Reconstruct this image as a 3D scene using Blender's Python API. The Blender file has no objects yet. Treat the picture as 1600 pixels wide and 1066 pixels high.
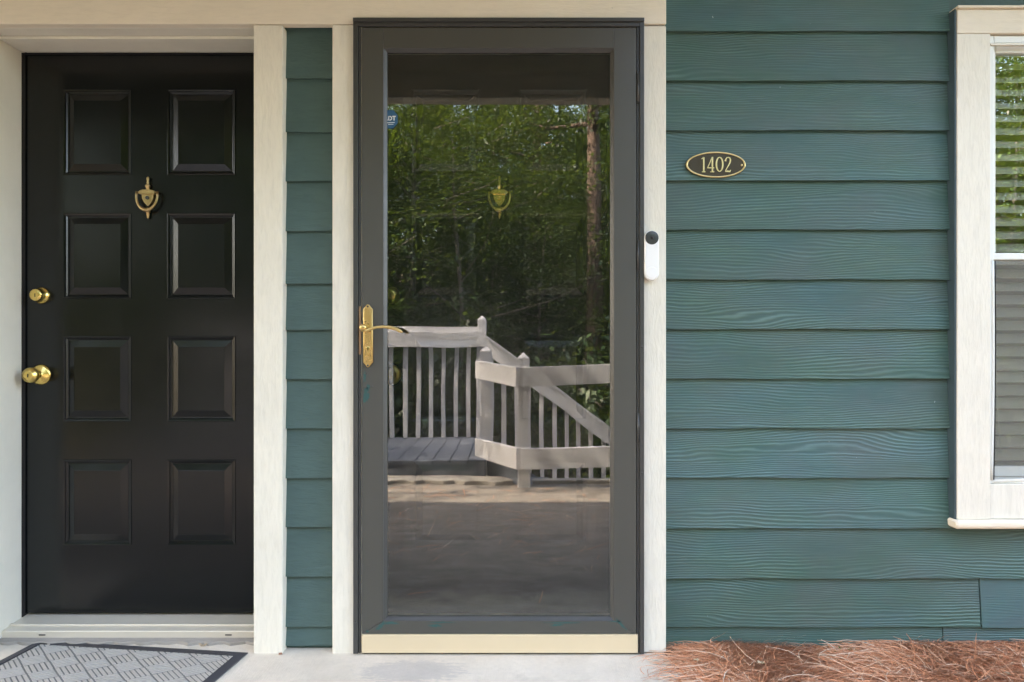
import bpy, math, random
import numpy as np
from mathutils import Vector, Matrix

random.seed(7)
RNG = np.random.default_rng(7)
SC = bpy.context.scene
COL = SC.collection
R = math.radians

# ------------------------------------------------------------------ camera
S = 2.12e-3          # metres per photo pixel on the trim plane (y = 0)
D = 2.3              # camera to trim plane
CZ = 1.01            # camera height above the concrete
VX, VY = 800.0, 545.0
cam = bpy.data.cameras.new('camera')
cam.sensor_width = 36.0
cam.lens = 36.0 * D / (1600 * S)
cam.shift_y = (VY - 533.0) / 1600.0
cam.clip_start = 0.05
cam.clip_end = 800
camo = bpy.data.objects.new('camera', cam)
camo.location = (0, -D, CZ)
camo.rotation_euler = (R(90), 0, 0)
COL.objects.link(camo)
SC.camera = camo

# ------------------------------------------------------------------ light
SUN_DIR = Vector((-0.70, 0.212, 0.68)).normalized()     # towards the sun: left, over the roof
elev = math.asin(SUN_DIR.z)
azim = math.atan2(SUN_DIR.x, SUN_DIR.y)
world = bpy.data.worlds.new('World')
SC.world = world
world.use_nodes = True
wn = world.node_tree
bg = wn.nodes['Background']
sky = wn.nodes.new('ShaderNodeTexSky')
sky.sky_type = 'NISHITA'
sky.sun_disc = False
sky.sun_elevation = elev
sky.sun_rotation = azim
sky.air_density = 1.0
sky.dust_density = 2.5
sky.ozone_density = 0.6
wn.links.new(sky.outputs[0], bg.inputs[0])
bg.inputs[1].default_value = 0.15
sl = bpy.data.lights.new('sun', 'SUN')
sl.energy = 2.4
sl.angle = R(0.5)
sl.color = (1.0, 0.96, 0.91)
slo = bpy.data.objects.new('sun', sl)
slo.rotation_euler = SUN_DIR.to_track_quat('Z', 'Y').to_euler()
slo.location = (-8, 4, 12)
COL.objects.link(slo)
SC.view_settings.view_transform = 'Standard'
SC.view_settings.look = 'None'
SC.view_settings.gamma = 1.0
SC.view_settings.exposure = 4.0
SC.view_settings.use_white_balance = True
SC.view_settings.white_balance_temperature = 7900
SC.view_settings.white_balance_tint = 15
SC.cycles.max_bounces = 7
SC.cycles.diffuse_bounces = 3
SC.cycles.glossy_bounces = 3
SC.cycles.use_denoising = True
SC.cycles.sample_clamp_indirect = 4.0

# ------------------------------------------------------------------ helpers
def P(px, py, y=0.0):
    s = S * (1 + y / D)
    return ((px - VX) * s, CZ + (VY - py) * s)
def X(px, y=0.0): return P(px, 0, y)[0]
def Z(py, y=0.0): return P(0, py, y)[1]

class MB:
    def __init__(self): self.v = []; self.f = []
    def add(self, vs, fs):
        n = len(self.v)
        self.v += [tuple(p) for p in vs]
        self.f += [tuple(i + n for i in q) for q in fs]
        return self
    def hexa(self, c):
        return self.add(c, [(0,3,2,1),(4,5,6,7),(0,1,5,4),(1,2,6,5),(2,3,7,6),(3,0,4,7)])
    def box(self, x0, x1, y0, y1, z0, z1):
        if x0 > x1: x0, x1 = x1, x0
        if y0 > y1: y0, y1 = y1, y0
        if z0 > z1: z0, z1 = z1, z0
        return self.hexa([(x0,y0,z0),(x1,y0,z0),(x1,y1,z0),(x0,y1,z0),(x0,y0,z1),(x1,y0,z1),(x1,y1,z1),(x0,y1,z1)])
    def beam(self, p0, p1, th, h):
        """board between two points of its bottom centre line; th across, h upward (vertical ends)"""
        p0, p1 = Vector(p0), Vector(p1)
        d = (p1 - p0); n = Vector((-d.y, d.x, 0)).normalized() * th / 2; u = Vector((0, 0, h))
        return self.hexa([p0+n, p0-n, p1-n, p1+n, p0+n+u, p0-n+u, p1-n+u, p1+n+u])
    def prism(self, poly, y0, y1):
        """poly: (x, z) outline, counter-clockwise seen from the front (-y)"""
        a = sum(poly[i][0]*poly[(i+1)%len(poly)][1]-poly[(i+1)%len(poly)][0]*poly[i][1] for i in range(len(poly)))
        if a < 0: poly = poly[::-1]
        n = len(poly)
        vs = [(x, y0, z) for x, z in poly] + [(x, y1, z) for x, z in poly]
        fs = [tuple(range(n)), tuple(range(2*n-1, n-1, -1))]
        fs += [(i, i+n, (i+1) % n + n, (i+1) % n) for i in range(n)]
        return self.add(vs, fs)
    def lathe(self, c, axis, prof, n=24, sx=1.0):
        """prof: (radius, along) ; axis 'y' = towards the viewer is minus, 'z' up"""
        vs = []; m = len(prof)
        for r, a in prof:
            for k in range(n):
                t = 2*math.pi*k/n; ca, sa = r*math.cos(t)*sx, r*math.sin(t)
                vs.append((c[0]+ca, c[1]-a, c[2]+sa) if axis == 'y' else (c[0]+ca, c[1]+sa, c[2]+a))
        fs = []
        for i in range(m-1):
            for k in range(n):
                q = (i*n+k, i*n+(k+1) % n, (i+1)*n+(k+1) % n, (i+1)*n+k)
                fs.append(q)
        fs.append(tuple(range(n-1, -1, -1))); fs.append(tuple((m-1)*n+k for k in range(n)))
        return self.add(vs, fs)
    def tube(self, path, rad, n=10, flat=1.0):
        pts = [Vector(p) for p in path]; m = len(pts); vs = []
        if not hasattr(rad, '__len__'): rad = [rad]*m
        ref = Vector((0, 1, 0)) if abs((pts[-1]-pts[0]).normalized().y) < .9 else Vector((1, 0, 0))
        for i in range(m):
            t = (pts[min(i+1, m-1)] - pts[max(i-1, 0)]).normalized()
            a = t.cross(ref).normalized(); b = a.cross(t).normalized()
            for k in range(n):
                w = 2*math.pi*k/n
                vs.append(pts[i] + a*rad[i]*math.cos(w) + b*rad[i]*math.sin(w)*flat)
        fs = [(i*n+k, i*n+(k+1) % n, (i+1)*n+(k+1) % n, (i+1)*n+k) for i in range(m-1) for k in range(n)]
        fs.append(tuple(range(n-1, -1, -1))); fs.append(tuple((m-1)*n+k for k in range(n)))
        return self.add(vs, fs)
    def mesh(self, name, smooth=False):
        me = bpy.data.meshes.new(name)
        me.from_pydata(self.v, [], self.f)
        me.validate(); me.update()
        import bmesh
        b = bmesh.new(); b.from_mesh(me); bmesh.ops.recalc_face_normals(b, faces=b.faces); b.to_mesh(me); b.free()
        if smooth: me.polygons.foreach_set('use_smooth', [True]*len(me.polygons))
        return me
    def build(self, name, mat, parent=None, bevel=0.0, smooth=False, seg=2):
        return link(name, self.mesh(name, smooth or bevel > 0), mat, parent, bevel, smooth, seg)

def link(name, me, mat=None, parent=None, bevel=0.0, smooth=False, seg=2):
    o = bpy.data.objects.new(name, me); COL.objects.link(o)
    if mat and not me.materials: me.materials.append(mat)
    if parent: o.parent = parent
    if bevel:
        m = o.modifiers.new('bevel', 'BEVEL'); m.width = bevel; m.segments = seg; m.limit_method = 'ANGLE'; m.angle_limit = R(40)
        m.harden_normals = True
    return o
def raw(name, v, f, mat, parent=None, smooth=False):
    me = bpy.data.meshes.new(name)
    v = np.asarray(v, dtype=np.float32); f = np.asarray(f, dtype=np.int32)
    me.vertices.add(len(v)); me.vertices.foreach_set('co', v.ravel())
    k = f.shape[1]
    me.loops.add(f.size); me.loops.foreach_set('vertex_index', f.ravel())
    me.polygons.add(len(f)); me.polygons.foreach_set('loop_start', np.arange(0, f.size, k, dtype=np.int32))
    me.update(calc_edges=True); me.validate()
    if smooth: me.polygons.foreach_set('use_smooth', [True]*len(me.polygons))
    return link(name, me, mat, parent)
def tag(o, label=None, cat=None, group=None, kind=None):
    if label: o['label'] = label
    if cat: o['category'] = cat
    if group: o['group'] = group
    if kind: o['kind'] = kind
    return o
def empty(name, loc=(0, 0, 0), parent=None, rz=0.0):
    o = bpy.data.objects.new(name, None); COL.objects.link(o); o.location = loc; o.rotation_euler = (0, 0, rz)
    o.empty_display_size = .1
    if parent: o.parent = parent
    return o
def local(o, root):
    """mesh made in world coordinates, kept in place under a moved root"""
    o.parent = root; o.matrix_parent_inverse = Matrix.Translation(-Vector(root.location)); return o
def copy_tree(o, parent=None):
    c = o.copy(); COL.objects.link(c); c.parent = parent
    for ch in o.children: copy_tree(ch, c)
    return c

# ------------------------------------------------------------------ materials
class NT:
    def __init__(self, name):
        self.m = bpy.data.materials.new(name); self.m.use_nodes = True
        self.t = self.m.node_tree; self.b = self.t.nodes['Principled BSDF']; self.out = self.t.nodes['Material Output']
        self._tc = None
    def n(self, typ, **kw):
        nd = self.t.nodes.new('ShaderNode' + typ)
        for k, v in kw.items(): setattr(nd, k, v)
        return nd
    def l(self, a, b): self.t.links.new(a, b); return self
    def tc(self):
        if not self._tc: self._tc = self.n('TexCoord')
        return self._tc.outputs['Object']
    def val(self, sock, v):
        if isinstance(v, bpy.types.NodeSocket): self.l(v, sock)
        else: sock.default_value = v
    def math(self, op, a, b=0.0, c=None, clamp=False):
        nd = self.n('Math', operation=op, use_clamp=clamp); self.val(nd.inputs[0], a); self.val(nd.inputs[1], b)
        if c is not None: self.val(nd.inputs[2], c)
        return nd.outputs[0]
    def vmul(self, vec, sc, off=None):
        nd = self.n('VectorMath', operation='MULTIPLY'); self.val(nd.inputs[0], vec); nd.inputs[1].default_value = sc
        if off is None: return nd.outputs[0]
        ad = self.n('VectorMath', operation='ADD'); self.l(nd.outputs[0], ad.inputs[0]); self.val(ad.inputs[1], off)
        return ad.outputs[0]
    def noise(self, vec, scale=1.0, detail=3.0, rough=.55, dist=0.0):
        nd = self.n('TexNoise'); self.l(vec, nd.inputs['Vector']); nd.inputs['Scale'].default_value = scale
        nd.inputs['Detail'].default_value = detail; nd.inputs['Roughness'].default_value = rough; nd.inputs['Distortion'].default_value = dist
        return nd.outputs['Fac']
    def ramp(self, fac, stops):
        nd = self.n('ValToRGB'); self.val(nd.inputs[0], fac); e = nd.color_ramp.elements
        while len(e) < len(stops): e.new(.5)
        for i, (p, c) in enumerate(stops):
            e[i].position = p; e[i].color = (*c, 1) if len(c) == 3 else c
        return nd.outputs[0]
    def mix(self, fac, a, b, blend='MIX'):
        nd = self.n('Mix', data_type='RGBA', blend_type=blend)
        self.val(nd.inputs[0], fac)
        for s, v in ((nd.inputs[6], a), (nd.inputs[7], b)):
            if isinstance(v, bpy.types.NodeSocket): self.l(v, s)
            else: s.default_value = (*v, 1)
        return nd.outputs[2]
    def bump(self, h, strength=.3, dist=.002):
        nd = self.n('Bump'); nd.inputs['Strength'].default_value = strength; nd.inputs['Distance'].default_value = dist
        self.l(h, nd.inputs['Height']); self.l(nd.outputs[0], self.b.inputs['Normal']); return nd
    def set(self, **kw):
        for k, v in kw.items():
            s = self.b.inputs[k.replace('_', ' ')]
            if isinstance(v, bpy.types.NodeSocket): self.l(v, s)
            elif isinstance(v, tuple): s.default_value = (*v, 1)
            else: s.default_value = v
        return self

def rnd_offset(t, amt=40.0):
    oi = t.n('ObjectInfo'); cmb = t.n('CombineXYZ')
    a = t.math('MULTIPLY', oi.outputs['Random'], amt); b = t.math('MULTIPLY', oi.outputs['Random'], amt*2.37)
    t.l(a, cmb.inputs[0]); t.l(b, cmb.inputs[1]); t.l(a, cmb.inputs[2])
    return cmb.outputs[0], oi.outputs['Random']

def mat_siding(name, dark, light, grain=1.0):
    t = NT(name); off, rnd = rnd_offset(t)
    # embossed wood grain: contour lines of a stretched noise added to a straight run of lines
    n1 = t.noise(t.vmul(t.tc(), (1.7, 0.0, 8.0), off), 1.0, 1.2, .45, .3)
    wob = t.noise(t.vmul(t.tc(), (9, 0, 26), off), 1.0, 2, .5)
    zc = t.n('SeparateXYZ'); t.l(t.tc(), zc.inputs[0])
    ph = t.math('ADD', t.math('MULTIPLY', n1, 62.0), t.math('MULTIPLY', zc.outputs[2], 680.0))
    ph = t.math('ADD', ph, t.math('MULTIPLY', wob, 6.0))
    s = t.math('MULTIPLY_ADD', t.math('SINE', ph), .5, .5)
    s = t.math('POWER', s, 1.7)
    fine = t.noise(t.vmul(t.tc(), (7, 0, 520), off), 1.0, 2, .6)
    patch = t.noise(t.vmul(t.tc(), (2.0, 0, 7), off), 1.0, 3, .6)
    amp = t.math('MULTIPLY', s, t.math('MULTIPLY_ADD', patch, 2.8, -.85, clamp=True))
    h = t.math('ADD', t.math('MULTIPLY', amp, grain), t.math('MULTIPLY', fine, .5))
    cf = t.math('ADD', t.math('MULTIPLY', amp, .78*grain), t.math('MULTIPLY', fine, .45), clamp=True)
    c = t.mix(cf, dark, light)
    blot = t.noise(t.vmul(t.tc(), (3, 0, 5), off), 1.0, 4, .65)
    grey = tuple(.35*dark[i] + .65*(sum(light)/3)*(.95 if i else 1.1)*.8 for i in range(3))
    c = t.mix(t.math('MULTIPLY', t.math('SUBTRACT', blot, .35, clamp=True), 1.1, clamp=True), c, grey)
    hs = t.n('HueSaturation'); t.l(c, hs.inputs['Color'])
    t.l(t.math('MULTIPLY_ADD', rnd, .03, .485), hs.inputs['Hue']); t.l(t.math('MULTIPLY_ADD', rnd, .16, .92), hs.inputs['Value'])
    hue2 = t.math('MULTIPLY_ADD', t.noise(t.vmul(t.tc(), (2.5, 0, 9), off), 1.0, 2), .14, -.07)
    hs2 = t.n('HueSaturation'); t.l(hs.outputs[0], hs2.inputs['Color']); t.l(t.math('ADD', hue2, .5), hs2.inputs['Hue'])
    nick = t.math('GREATER_THAN', t.noise(t.vmul(t.tc(), (90, 0, 45), off), 1.0, 1), .835)
    c2 = t.mix(t.math('MULTIPLY', nick, .6), hs2.outputs[0], (.5, .56, .54))
    t.set(Base_Color=c2, Roughness=.5)
    t.b.inputs['Specular IOR Level'].default_value = .35
    t.bump(h, .65, .0022)
    return t.m

def mat_rough_paint(name, col, vert=True, amp=.5, dirt_dim=.12, rough=.55, coarse=1.0):
    t = NT(name); off, rnd = rnd_offset(t)
    sc = (90*coarse, 90*coarse, 16*coarse) if vert else (16*coarse, 90*coarse, 90*coarse)
    n1 = t.noise(t.vmul(t.tc(), sc, off), 1.0, 4, .6, .7)
    n2 = t.noise(t.vmul(t.tc(), tuple(x*3.1 for x in sc), off), 1.0, 2, .5)
    h = t.math('ADD', n1, t.math('MULTIPLY', n2, .5))
    big = t.noise(t.vmul(t.tc(), (4, 4, 4), off), 1.0, 4, .65)
    c = t.mix(t.math('MULTIPLY', t.math('SUBTRACT', big, .4, clamp=True), dirt_dim*6, clamp=True), col, tuple(x*.74 for x in col))
    c = t.mix(t.math('MULTIPLY', t.math('SUBTRACT', .56, n1, clamp=True), 1.1*amp, clamp=True), c, tuple(x*.62 for x in col))  # relief shading put into the colour: pits of the bump darkened
    chip = t.math('GREATER_THAN', t.noise(t.vmul(t.tc(), (55, 55, 40), off), 1.0, 2), .81)
    c = t.mix(t.math('MULTIPLY', chip, .5), c, tuple(x*.4 for x in col))
    t.set(Base_Color=c, Roughness=rough); t.b.inputs['Specular IOR Level'].default_value = .3
    t.bump(h, amp, .002)
    return t.m

def mat_paint(name, col, rough=.4, bump=.08, scale=60, metal=0.0, var=.1, spec=.5):
    t = NT(name); off, rnd = rnd_offset(t)
    n = t.noise(t.vmul(t.tc(), (scale,)*3, off), 1.0, 4, .6)
    b = t.noise(t.vmul(t.tc(), (5, 5, 5), off), 1.0, 4, .6)
    c = t.mix(t.math('MULTIPLY', b, var*2, clamp=True), col, tuple(x*.6 for x in col))
    r = t.math('MULTIPLY_ADD', b, .25, rough-.12)
    t.set(Base_Color=c, Roughness=r, Metallic=metal); t.b.inputs['Specular IOR Level'].default_value = spec
    t.bump(n, bump, .001)
    return t.m

def mat_glass(name, refl, tint=(.97, .98, .97), dust=.014):
    t = NT(name); t.t.nodes.remove(t.b)
    tr = t.n('BsdfTransparent'); tr.inputs[0].default_value = (*tint, 1)
    gl = t.n('BsdfGlossy'); gl.inputs['Roughness'].default_value = 0.0; gl.inputs[0].default_value = (.95, .97, .95, 1)
    bp = t.n('Bump'); bp.inputs['Strength'].default_value = 1.0; bp.inputs['Distance'].default_value = .0005
    t.l(t.noise(t.vmul(t.tc(), (3.2, 1, 2.2)), 1.0, 1), bp.inputs['Height']); t.l(bp.outputs[0], gl.inputs['Normal'])
    lw = t.n('Fresnel'); lw.inputs[0].default_value = 1.5
    f = t.math('MULTIPLY_ADD', lw.outputs[0], 1.0, refl-.04, clamp=True)
    mx = t.n('MixShader'); t.l(f, mx.inputs[0]); t.l(tr.outputs[0], mx.inputs[1]); t.l(gl.outputs[0], mx.inputs[2])
    df = t.n('BsdfDiffuse'); df.inputs[0].default_value = (.6, .58, .52, 1)
    sp = t.math('GREATER_THAN', t.noise(t.vmul(t.tc(), (130, 130, 130)), 1.0, 1), .80)
    sm = t.noise(t.vmul(t.tc(), (5, 5, 2)), 1.0, 5, .7)
    d = t.math('ADD', t.math('MULTIPLY', sp, dust*6), t.math('MULTIPLY', sm, dust), clamp=True)
    m2 = t.n('MixShader'); t.l(d, m2.inputs[0]); t.l(mx.outputs[0], m2.inputs[1]); t.l(df.outputs[0], m2.inputs[2])
    t.l(m2.outputs[0], t.out.inputs[0])
    return t.m

def mat_leaf(name, c1, c2, c3):
    t = NT(name); g = t.n('NewGeometry')
    col = t.ramp(g.outputs['Random Per Island'], [(0, c1), (.55, c2), (1, c3)])
    t.t.nodes.remove(t.b)
    df = t.n('BsdfDiffuse'); tl = t.n('BsdfTranslucent'); gl = t.n('BsdfGlossy'); gl.inputs['Roughness'].default_value = .45
    t.l(col, df.inputs[0])
    t.l(t.mix(.5, col, (.22, .30, .03)), tl.inputs[0])
    m1 = t.n('MixShader'); m1.inputs[0].default_value = .30; t.l(df.outputs[0], m1.inputs[1]); t.l(tl.outputs[0], m1.inputs[2])
    m2 = t.n('MixShader'); m2.inputs[0].default_value = .05; t.l(m1.outputs[0], m2.inputs[1]); t.l(gl.outputs[0], m2.inputs[2])
    t.l(m2.outputs[0], t.out.inputs[0])
    return t.m

def mat_bark(name, c1, c2):
    t = NT(name)
    n = t.noise(t.vmul(t.tc(), (16, 16, 4)), 1.0, 5, .65, .8)
    t.set(Base_Color=t.ramp(n, [(.3, c1), (.7, c2)]), Roughness=.9); t.bump(n, .9, .02)
    return t.m

def mat_concrete():
    t = NT('brushed_concrete'); v = t.tc()
    n1 = t.noise(t.vmul(v, (2.5, 2.5, 1)), 1.0, 6, .65)
    n2 = t.noise(t.vmul(v, (260, 22, 1)), 1.0, 3, .6)
    n3 = t.noise(t.vmul(v, (60, 60, 60)), 1.0, 4, .7)
    c = t.ramp(n1, [(.25, (.52, .455, .365)), (.5, (.67, .595, .49)), (.75, (.76, .69, .585))])
    c = t.mix(t.math('MULTIPLY', n3, .35), c, (.28, .26, .24))
    # walk colour browned and darkened away from the doors, to dim its reflection
    sp0 = t.n('SeparateXYZ'); t.l(v, sp0.inputs[0])
    away = t.math('MULTIPLY_ADD', sp0.outputs[1], -2.6, -.55)
    away = t.math('ADD', away, t.math('MULTIPLY_ADD', t.noise(t.vmul(v, (3, 3, 1)), 1.0, 5, .7), 2.0, -1.0), clamp=True)
    dirt_dim = t.ramp(t.noise(t.vmul(v, (5, 9, 1)), 1.0, 6, .75), [(.3, (.085, .073, .062)), (.5, (.165, .142, .122)), (.7, (.26, .225, .195))])
    c = t.mix(t.math('MULTIPLY', away, .88), c, dirt_dim)
    # broom finish and a grey-blue paint scuff in front of the storm door
    sep = t.n('SeparateXYZ'); t.l(v, sep.inputs[0])
    dx = t.math('MULTIPLY', t.math('ADD', sep.outputs[0], .315), 6.0); dy = t.math('MULTIPLY', t.math('ADD', sep.outputs[1], .125), 13.0)
    r = t.math('SQRT', t.math('ADD', t.math('MULTIPLY', dx, dx), t.math('MULTIPLY', dy, dy)))
    mask = t.math('SUBTRACT', t.math('MULTIPLY', t.noise(t.vmul(v, (30, 90, 1)), 1.0, 4, .7), 2.1), r)
    mask = t.math('MULTIPLY', t.math('MULTIPLY', mask, 4.0, clamp=True), .28)
    c = t.mix(mask, c, (.2, .21, .25))
    t.set(Base_Color=c, Roughness=.85); t.b.inputs['Specular IOR Level'].default_value = .25
    t.bump(t.math('ADD', n2, t.math('MULTIPLY', n3, .8)), .45, .003)
    return t.m

def mat_ground():
    t = NT('forest_floor'); v = t.tc()
    n = t.noise(t.vmul(v, (1.2, 1.2, 1.2)), 1.0, 8, .7)
    c = t.ramp(n, [(.3, (.035, .05, .015)), (.5, (.07, .055, .03)), (.7, (.14, .09, .05))])
    t.set(Base_Color=c, Roughness=1.0); t.bump(n, 1.0, .1)
    return t.m

def mat_straw():
    t = NT('pine_straw'); g = t.n('NewGeometry')
    c = t.ramp(g.outputs['Random Per Island'], [(0, (.30, .12, .06)), (.2, (.52, .21, .105)), (.65, (.64, .29, .155)), (.9, (.68, .42, .28)), (1, (.74, .60, .46))])
    t.set(Base_Color=c, Roughness=.55)
    return t.m

def mat_weathered(name, c1, c2, axis=0):
    t = NT(name); off, rnd = rnd_offset(t)
    sc = [70, 70, 70]; sc[axis] = 4
    n = t.noise(t.vmul(t.tc(), tuple(sc), off), 1.0, 4, .65)
    b = t.noise(t.vmul(t.tc(), (6, 6, 6), off), 1.0, 4, .6)
    c = t.mix(t.math('MULTIPLY_ADD', n, .8, t.math('MULTIPLY_ADD', b, .8, -.5), clamp=True), c1, c2)
    t.set(Base_Color=c, Roughness=.75); t.bump(n, .5, .003)
    return t.m

M = {}
M['siding'] = mat_siding('teal_siding', (.025, .073, .065), (.110, .208, .186))
M['siding_smooth'] = mat_rough_paint('niche_siding', (.076, .130, .120), False, 1.0, .3, .42, .8)
M['siding_patch'] = mat_siding('patched_siding', (.045, .112, .112), (.085, .165, .162), .3)
M['edge_paint'] = mat_paint('slate_blue_edge', (.05, .085, .10), .5, .3, 90)
M['cream'] = mat_rough_paint('cream_trim_vertical', (.77, .72, .61), True, .8)
M['cream_rough'] = mat_rough_paint('cream_trim_stippled', (.77, .725, .62), True, 1.0, coarse=.5)
M['cream_h'] = mat_rough_paint('cream_trim_horizontal', (.80, .715, .585), False, .5)
M['white_jamb'] = mat_rough_paint('cream_jamb', (.76, .72, .62), True, .15, .15)
M['kick'] = mat_paint('cream_metal', (.66, .53, .35), .35, .04, 40, 0, .05)
M['black'] = mat_paint('black_door_paint', (.0040, .0054, .0058), .20, .05, 45, 0, .2, .45)
M['charcoal'] = mat_paint('charcoal_metal', (.070, .068, .058), .42, .12, 300, 0, .12)
M['charcoal_dark'] = mat_paint('charcoal_frame', (.050, .050, .047), .38, .1, 200, 0, .12)
M['gap'] = mat_paint('dark_gap', (.012, .010, .009), .8, .1, 60)
M['brass_old'] = mat_paint('aged_brass', (.62, .44, .22), .34, .12, 120, 1.0, .2)
M['brass'] = mat_paint('polished_brass', (.86, .62, .20), .26, .03, 60, 1.0, .08)
M['brass_lever'] = mat_paint('satin_brass', (.72, .50, .20), .30, .10, 160, 1.0, .2)
M['copper'] = mat_paint('strike_plate', (.45, .28, .17), .45, .1, 90, .8)
M['hole'] = mat_paint('keyhole_dark', (.01, .008, .006), .6, .0, 60)
M['aluminium'] = mat_paint('sill_aluminium', (.74, .67, .55), .45, .2, 80, .25, .2)
M['vinyl'] = mat_paint('white_vinyl', (.78, .78, .72), .32, .03, 40, 0, .06)
M['blind'] = mat_paint('blind_slat', (.82, .80, .72), .45, .02, 40)
M['room'] = mat_paint('room_wall', (.42, .38, .31), .9, .1, 20)
M['bronze'] = mat_paint('bronze_plate', (.055, .042, .020), .5, .35, 300, .3)
M['gold'] = mat_paint('gold_relief', (.80, .62, .30), .33, .1, 90, .85, .1)
M['bell_white'] = mat_paint('doorbell_white', (.86, .86, .84), .3, .0, 40, 0, .02)
M['bell_dark'] = mat_paint('doorbell_lens_cover', (.05, .055, .055), .2, .0, 40)
M['sticker_blue'] = mat_paint('sticker_blue', (.02, .10, .20), .5, .0, 40)
M['sticker_white'] = mat_paint('sticker_white', (.8, .82, .84), .5, .0, 40)
M['teal_smear'] = mat_paint('teal_paint_smear', (.02, .085, .078), .6, .5, 200)
M['glass'] = mat_glass('storm_glass', .092)
M['glass_win'] = mat_glass('window_glass', .12, (.98, .99, .98), .0)
M['glass_low'] = mat_glass('screened_glass', .07, (.98, .99, .98), .0)
M['concrete'] = mat_concrete()
M['old_concrete'] = mat_rough_paint('broken_concrete', (.36, .33, .29), False, 1.0, .5, .9)
M['ground'] = mat_ground()
M['straw'] = mat_straw()
M['straw_bed'] = mat_paint('straw_bed', (.34, .16, .09), .9, 1.0, 60, 0, .5)
M['mat_rib'] = mat_paint('mat_grey_pile', (.41, .39, .35), .95, 1.0, 500, 0, .1, .1)
M['mat_base'] = mat_paint('mat_groove', (.17, .17, .165), .95, .6, 400, 0, .1, .1)
M['mat_border'] = mat_paint('mat_rubber_border', (.05, .050, .055), .7, .3, 200, 0, .1, .3)
M['rail'] = mat_weathered('grey_white_rail_paint', (.56, .56, .58), (.74, .74, .76), 0)
M['post'] = mat_weathered('grey_white_post_paint', (.56, .56, .58), (.74, .74, .76), 2)
M['deck'] = mat_weathered('slate_deck_paint', (.085, .10, .13), (.17, .19, .225), 1)
M['soffit'] = mat_paint('porch_ceiling', (.55, .51, .43), .8, .2, 30)
M['roof'] = mat_paint('shingle_roof', (.06, .055, .05), .9, .8, 30)
M['leaf_a'] = mat_leaf('leaf_green', (.012, .032, .007), (.030, .068, .012), (.075, .130, .024))
M['leaf_b'] = mat_leaf('leaf_dark', (.010, .027, .008), (.022, .052, .013), (.045, .085, .022))
M['leaf_c'] = mat_leaf('leaf_light', (.036, .076, .011), (.068, .128, .018), (.115, .180, .032))
M['bark_grey'] = mat_bark('grey_bark', (.06, .05, .042), (.22, .19, .16))
M['bark_pine'] = mat_bark('pine_bark', (.05, .03, .022), (.19, .125, .095))
M['dry_leaf'] = mat_paint('dry_leaf', (.36, .17, .10), .8, .6, 150)
M['dry_leaf_pale'] = mat_paint('pale_dry_leaf', (.45, .34, .22), .8, .6, 150)

# ------------------------------------------------------------------ ground
def terrain():
    xs = np.concatenate([np.linspace(-220, -16, 12), np.linspace(-14, 16, 61), np.linspace(18, 220, 12)])
    ys = np.concatenate([np.linspace(220, 3, 8), [0.5, 0, -1.0, -2, -2.95], np.linspace(-3.2, -26, 46), np.linspace(-30, -240, 10)])
    gx, gy = np.meshgrid(xs, ys)
    Y = -gy
    z = np.where(Y < 2.96, -.13, np.where(Y < 4.6, -.13 - (Y-2.96)*.55, -1.03 - (np.minimum(Y, 16)-4.6)*.04))
    z = z + np.where(Y > 3.5, .10*np.sin(gx*1.3+gy*.7)+.07*np.sin(gx*2.9-gy*2.1), 0)
    z = z + np.where(Y > 24, (np.minimum(Y, 90)-24)*.24, 0)
    v = np.stack([gx, gy, z], -1).reshape(-1, 3)
    n, m = len(xs), len(ys)
    i, j = np.meshgrid(np.arange(n-1), np.arange(m-1)); a = (j*n+i).ravel()
    f = np.stack([a, a+n, a+n+1, a+1], 1)
    o = raw('ground', v, f, M['ground'], smooth=True); tag(o, kind='structure')
terrain()

def flat_prism(poly, z0, z1):
    n = len(poly); mb = MB()
    vs = [(x, y, z1) for x, y in poly] + [(x, y, z0) for x, y in poly]
    return mb.add(vs, [tuple(range(n)), tuple(range(2*n-1, n-1, -1))] + [(i, (i+1) % n, (i+1) % n + n, i+n) for i in range(n)])
walk = flat_prism([(-4.5, .30), (.50, .30), (.508, 0.0), (.545, -.2), (.60, -.95), (.72, -1.15), (2.6, -1.25), (2.6, -2.87), (-4.5, -2.87)], -.125, 0.0).build('concrete_walk', M['concrete'], bevel=.006)
tag(walk, kind='structure')
# thin broken upper slab in front of the deck
led = []
xx = np.linspace(-4.5, -.05, 60)
for i, x in enumerate(xx): led.append((x, -2.86 + .022*math.sin(i*2.3)+.02*random.random()))
led += [(.03, -2.93), (-.02, -3.06), (-4.5, -3.06)]
tag(flat_prism(led, -.11, .03).build('slab_ledge', M['old_concrete'], bevel=.004), kind='structure')

# ------------------------------------------------------------------ house
house = empty('house', (0, 0, 0))
tag(house, 'teal lap-sided house front with cream trim, two black doors and a window', 'house')
YD = .21                          # door recess
DS = 1 + YD / D
def part(mb, name, mat, bevel=0.0, smooth=False, label=None, parent=None):
    o = mb.build(name, mat, parent or house, bevel, smooth)
    if label: o['label'] = label
    return o

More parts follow.
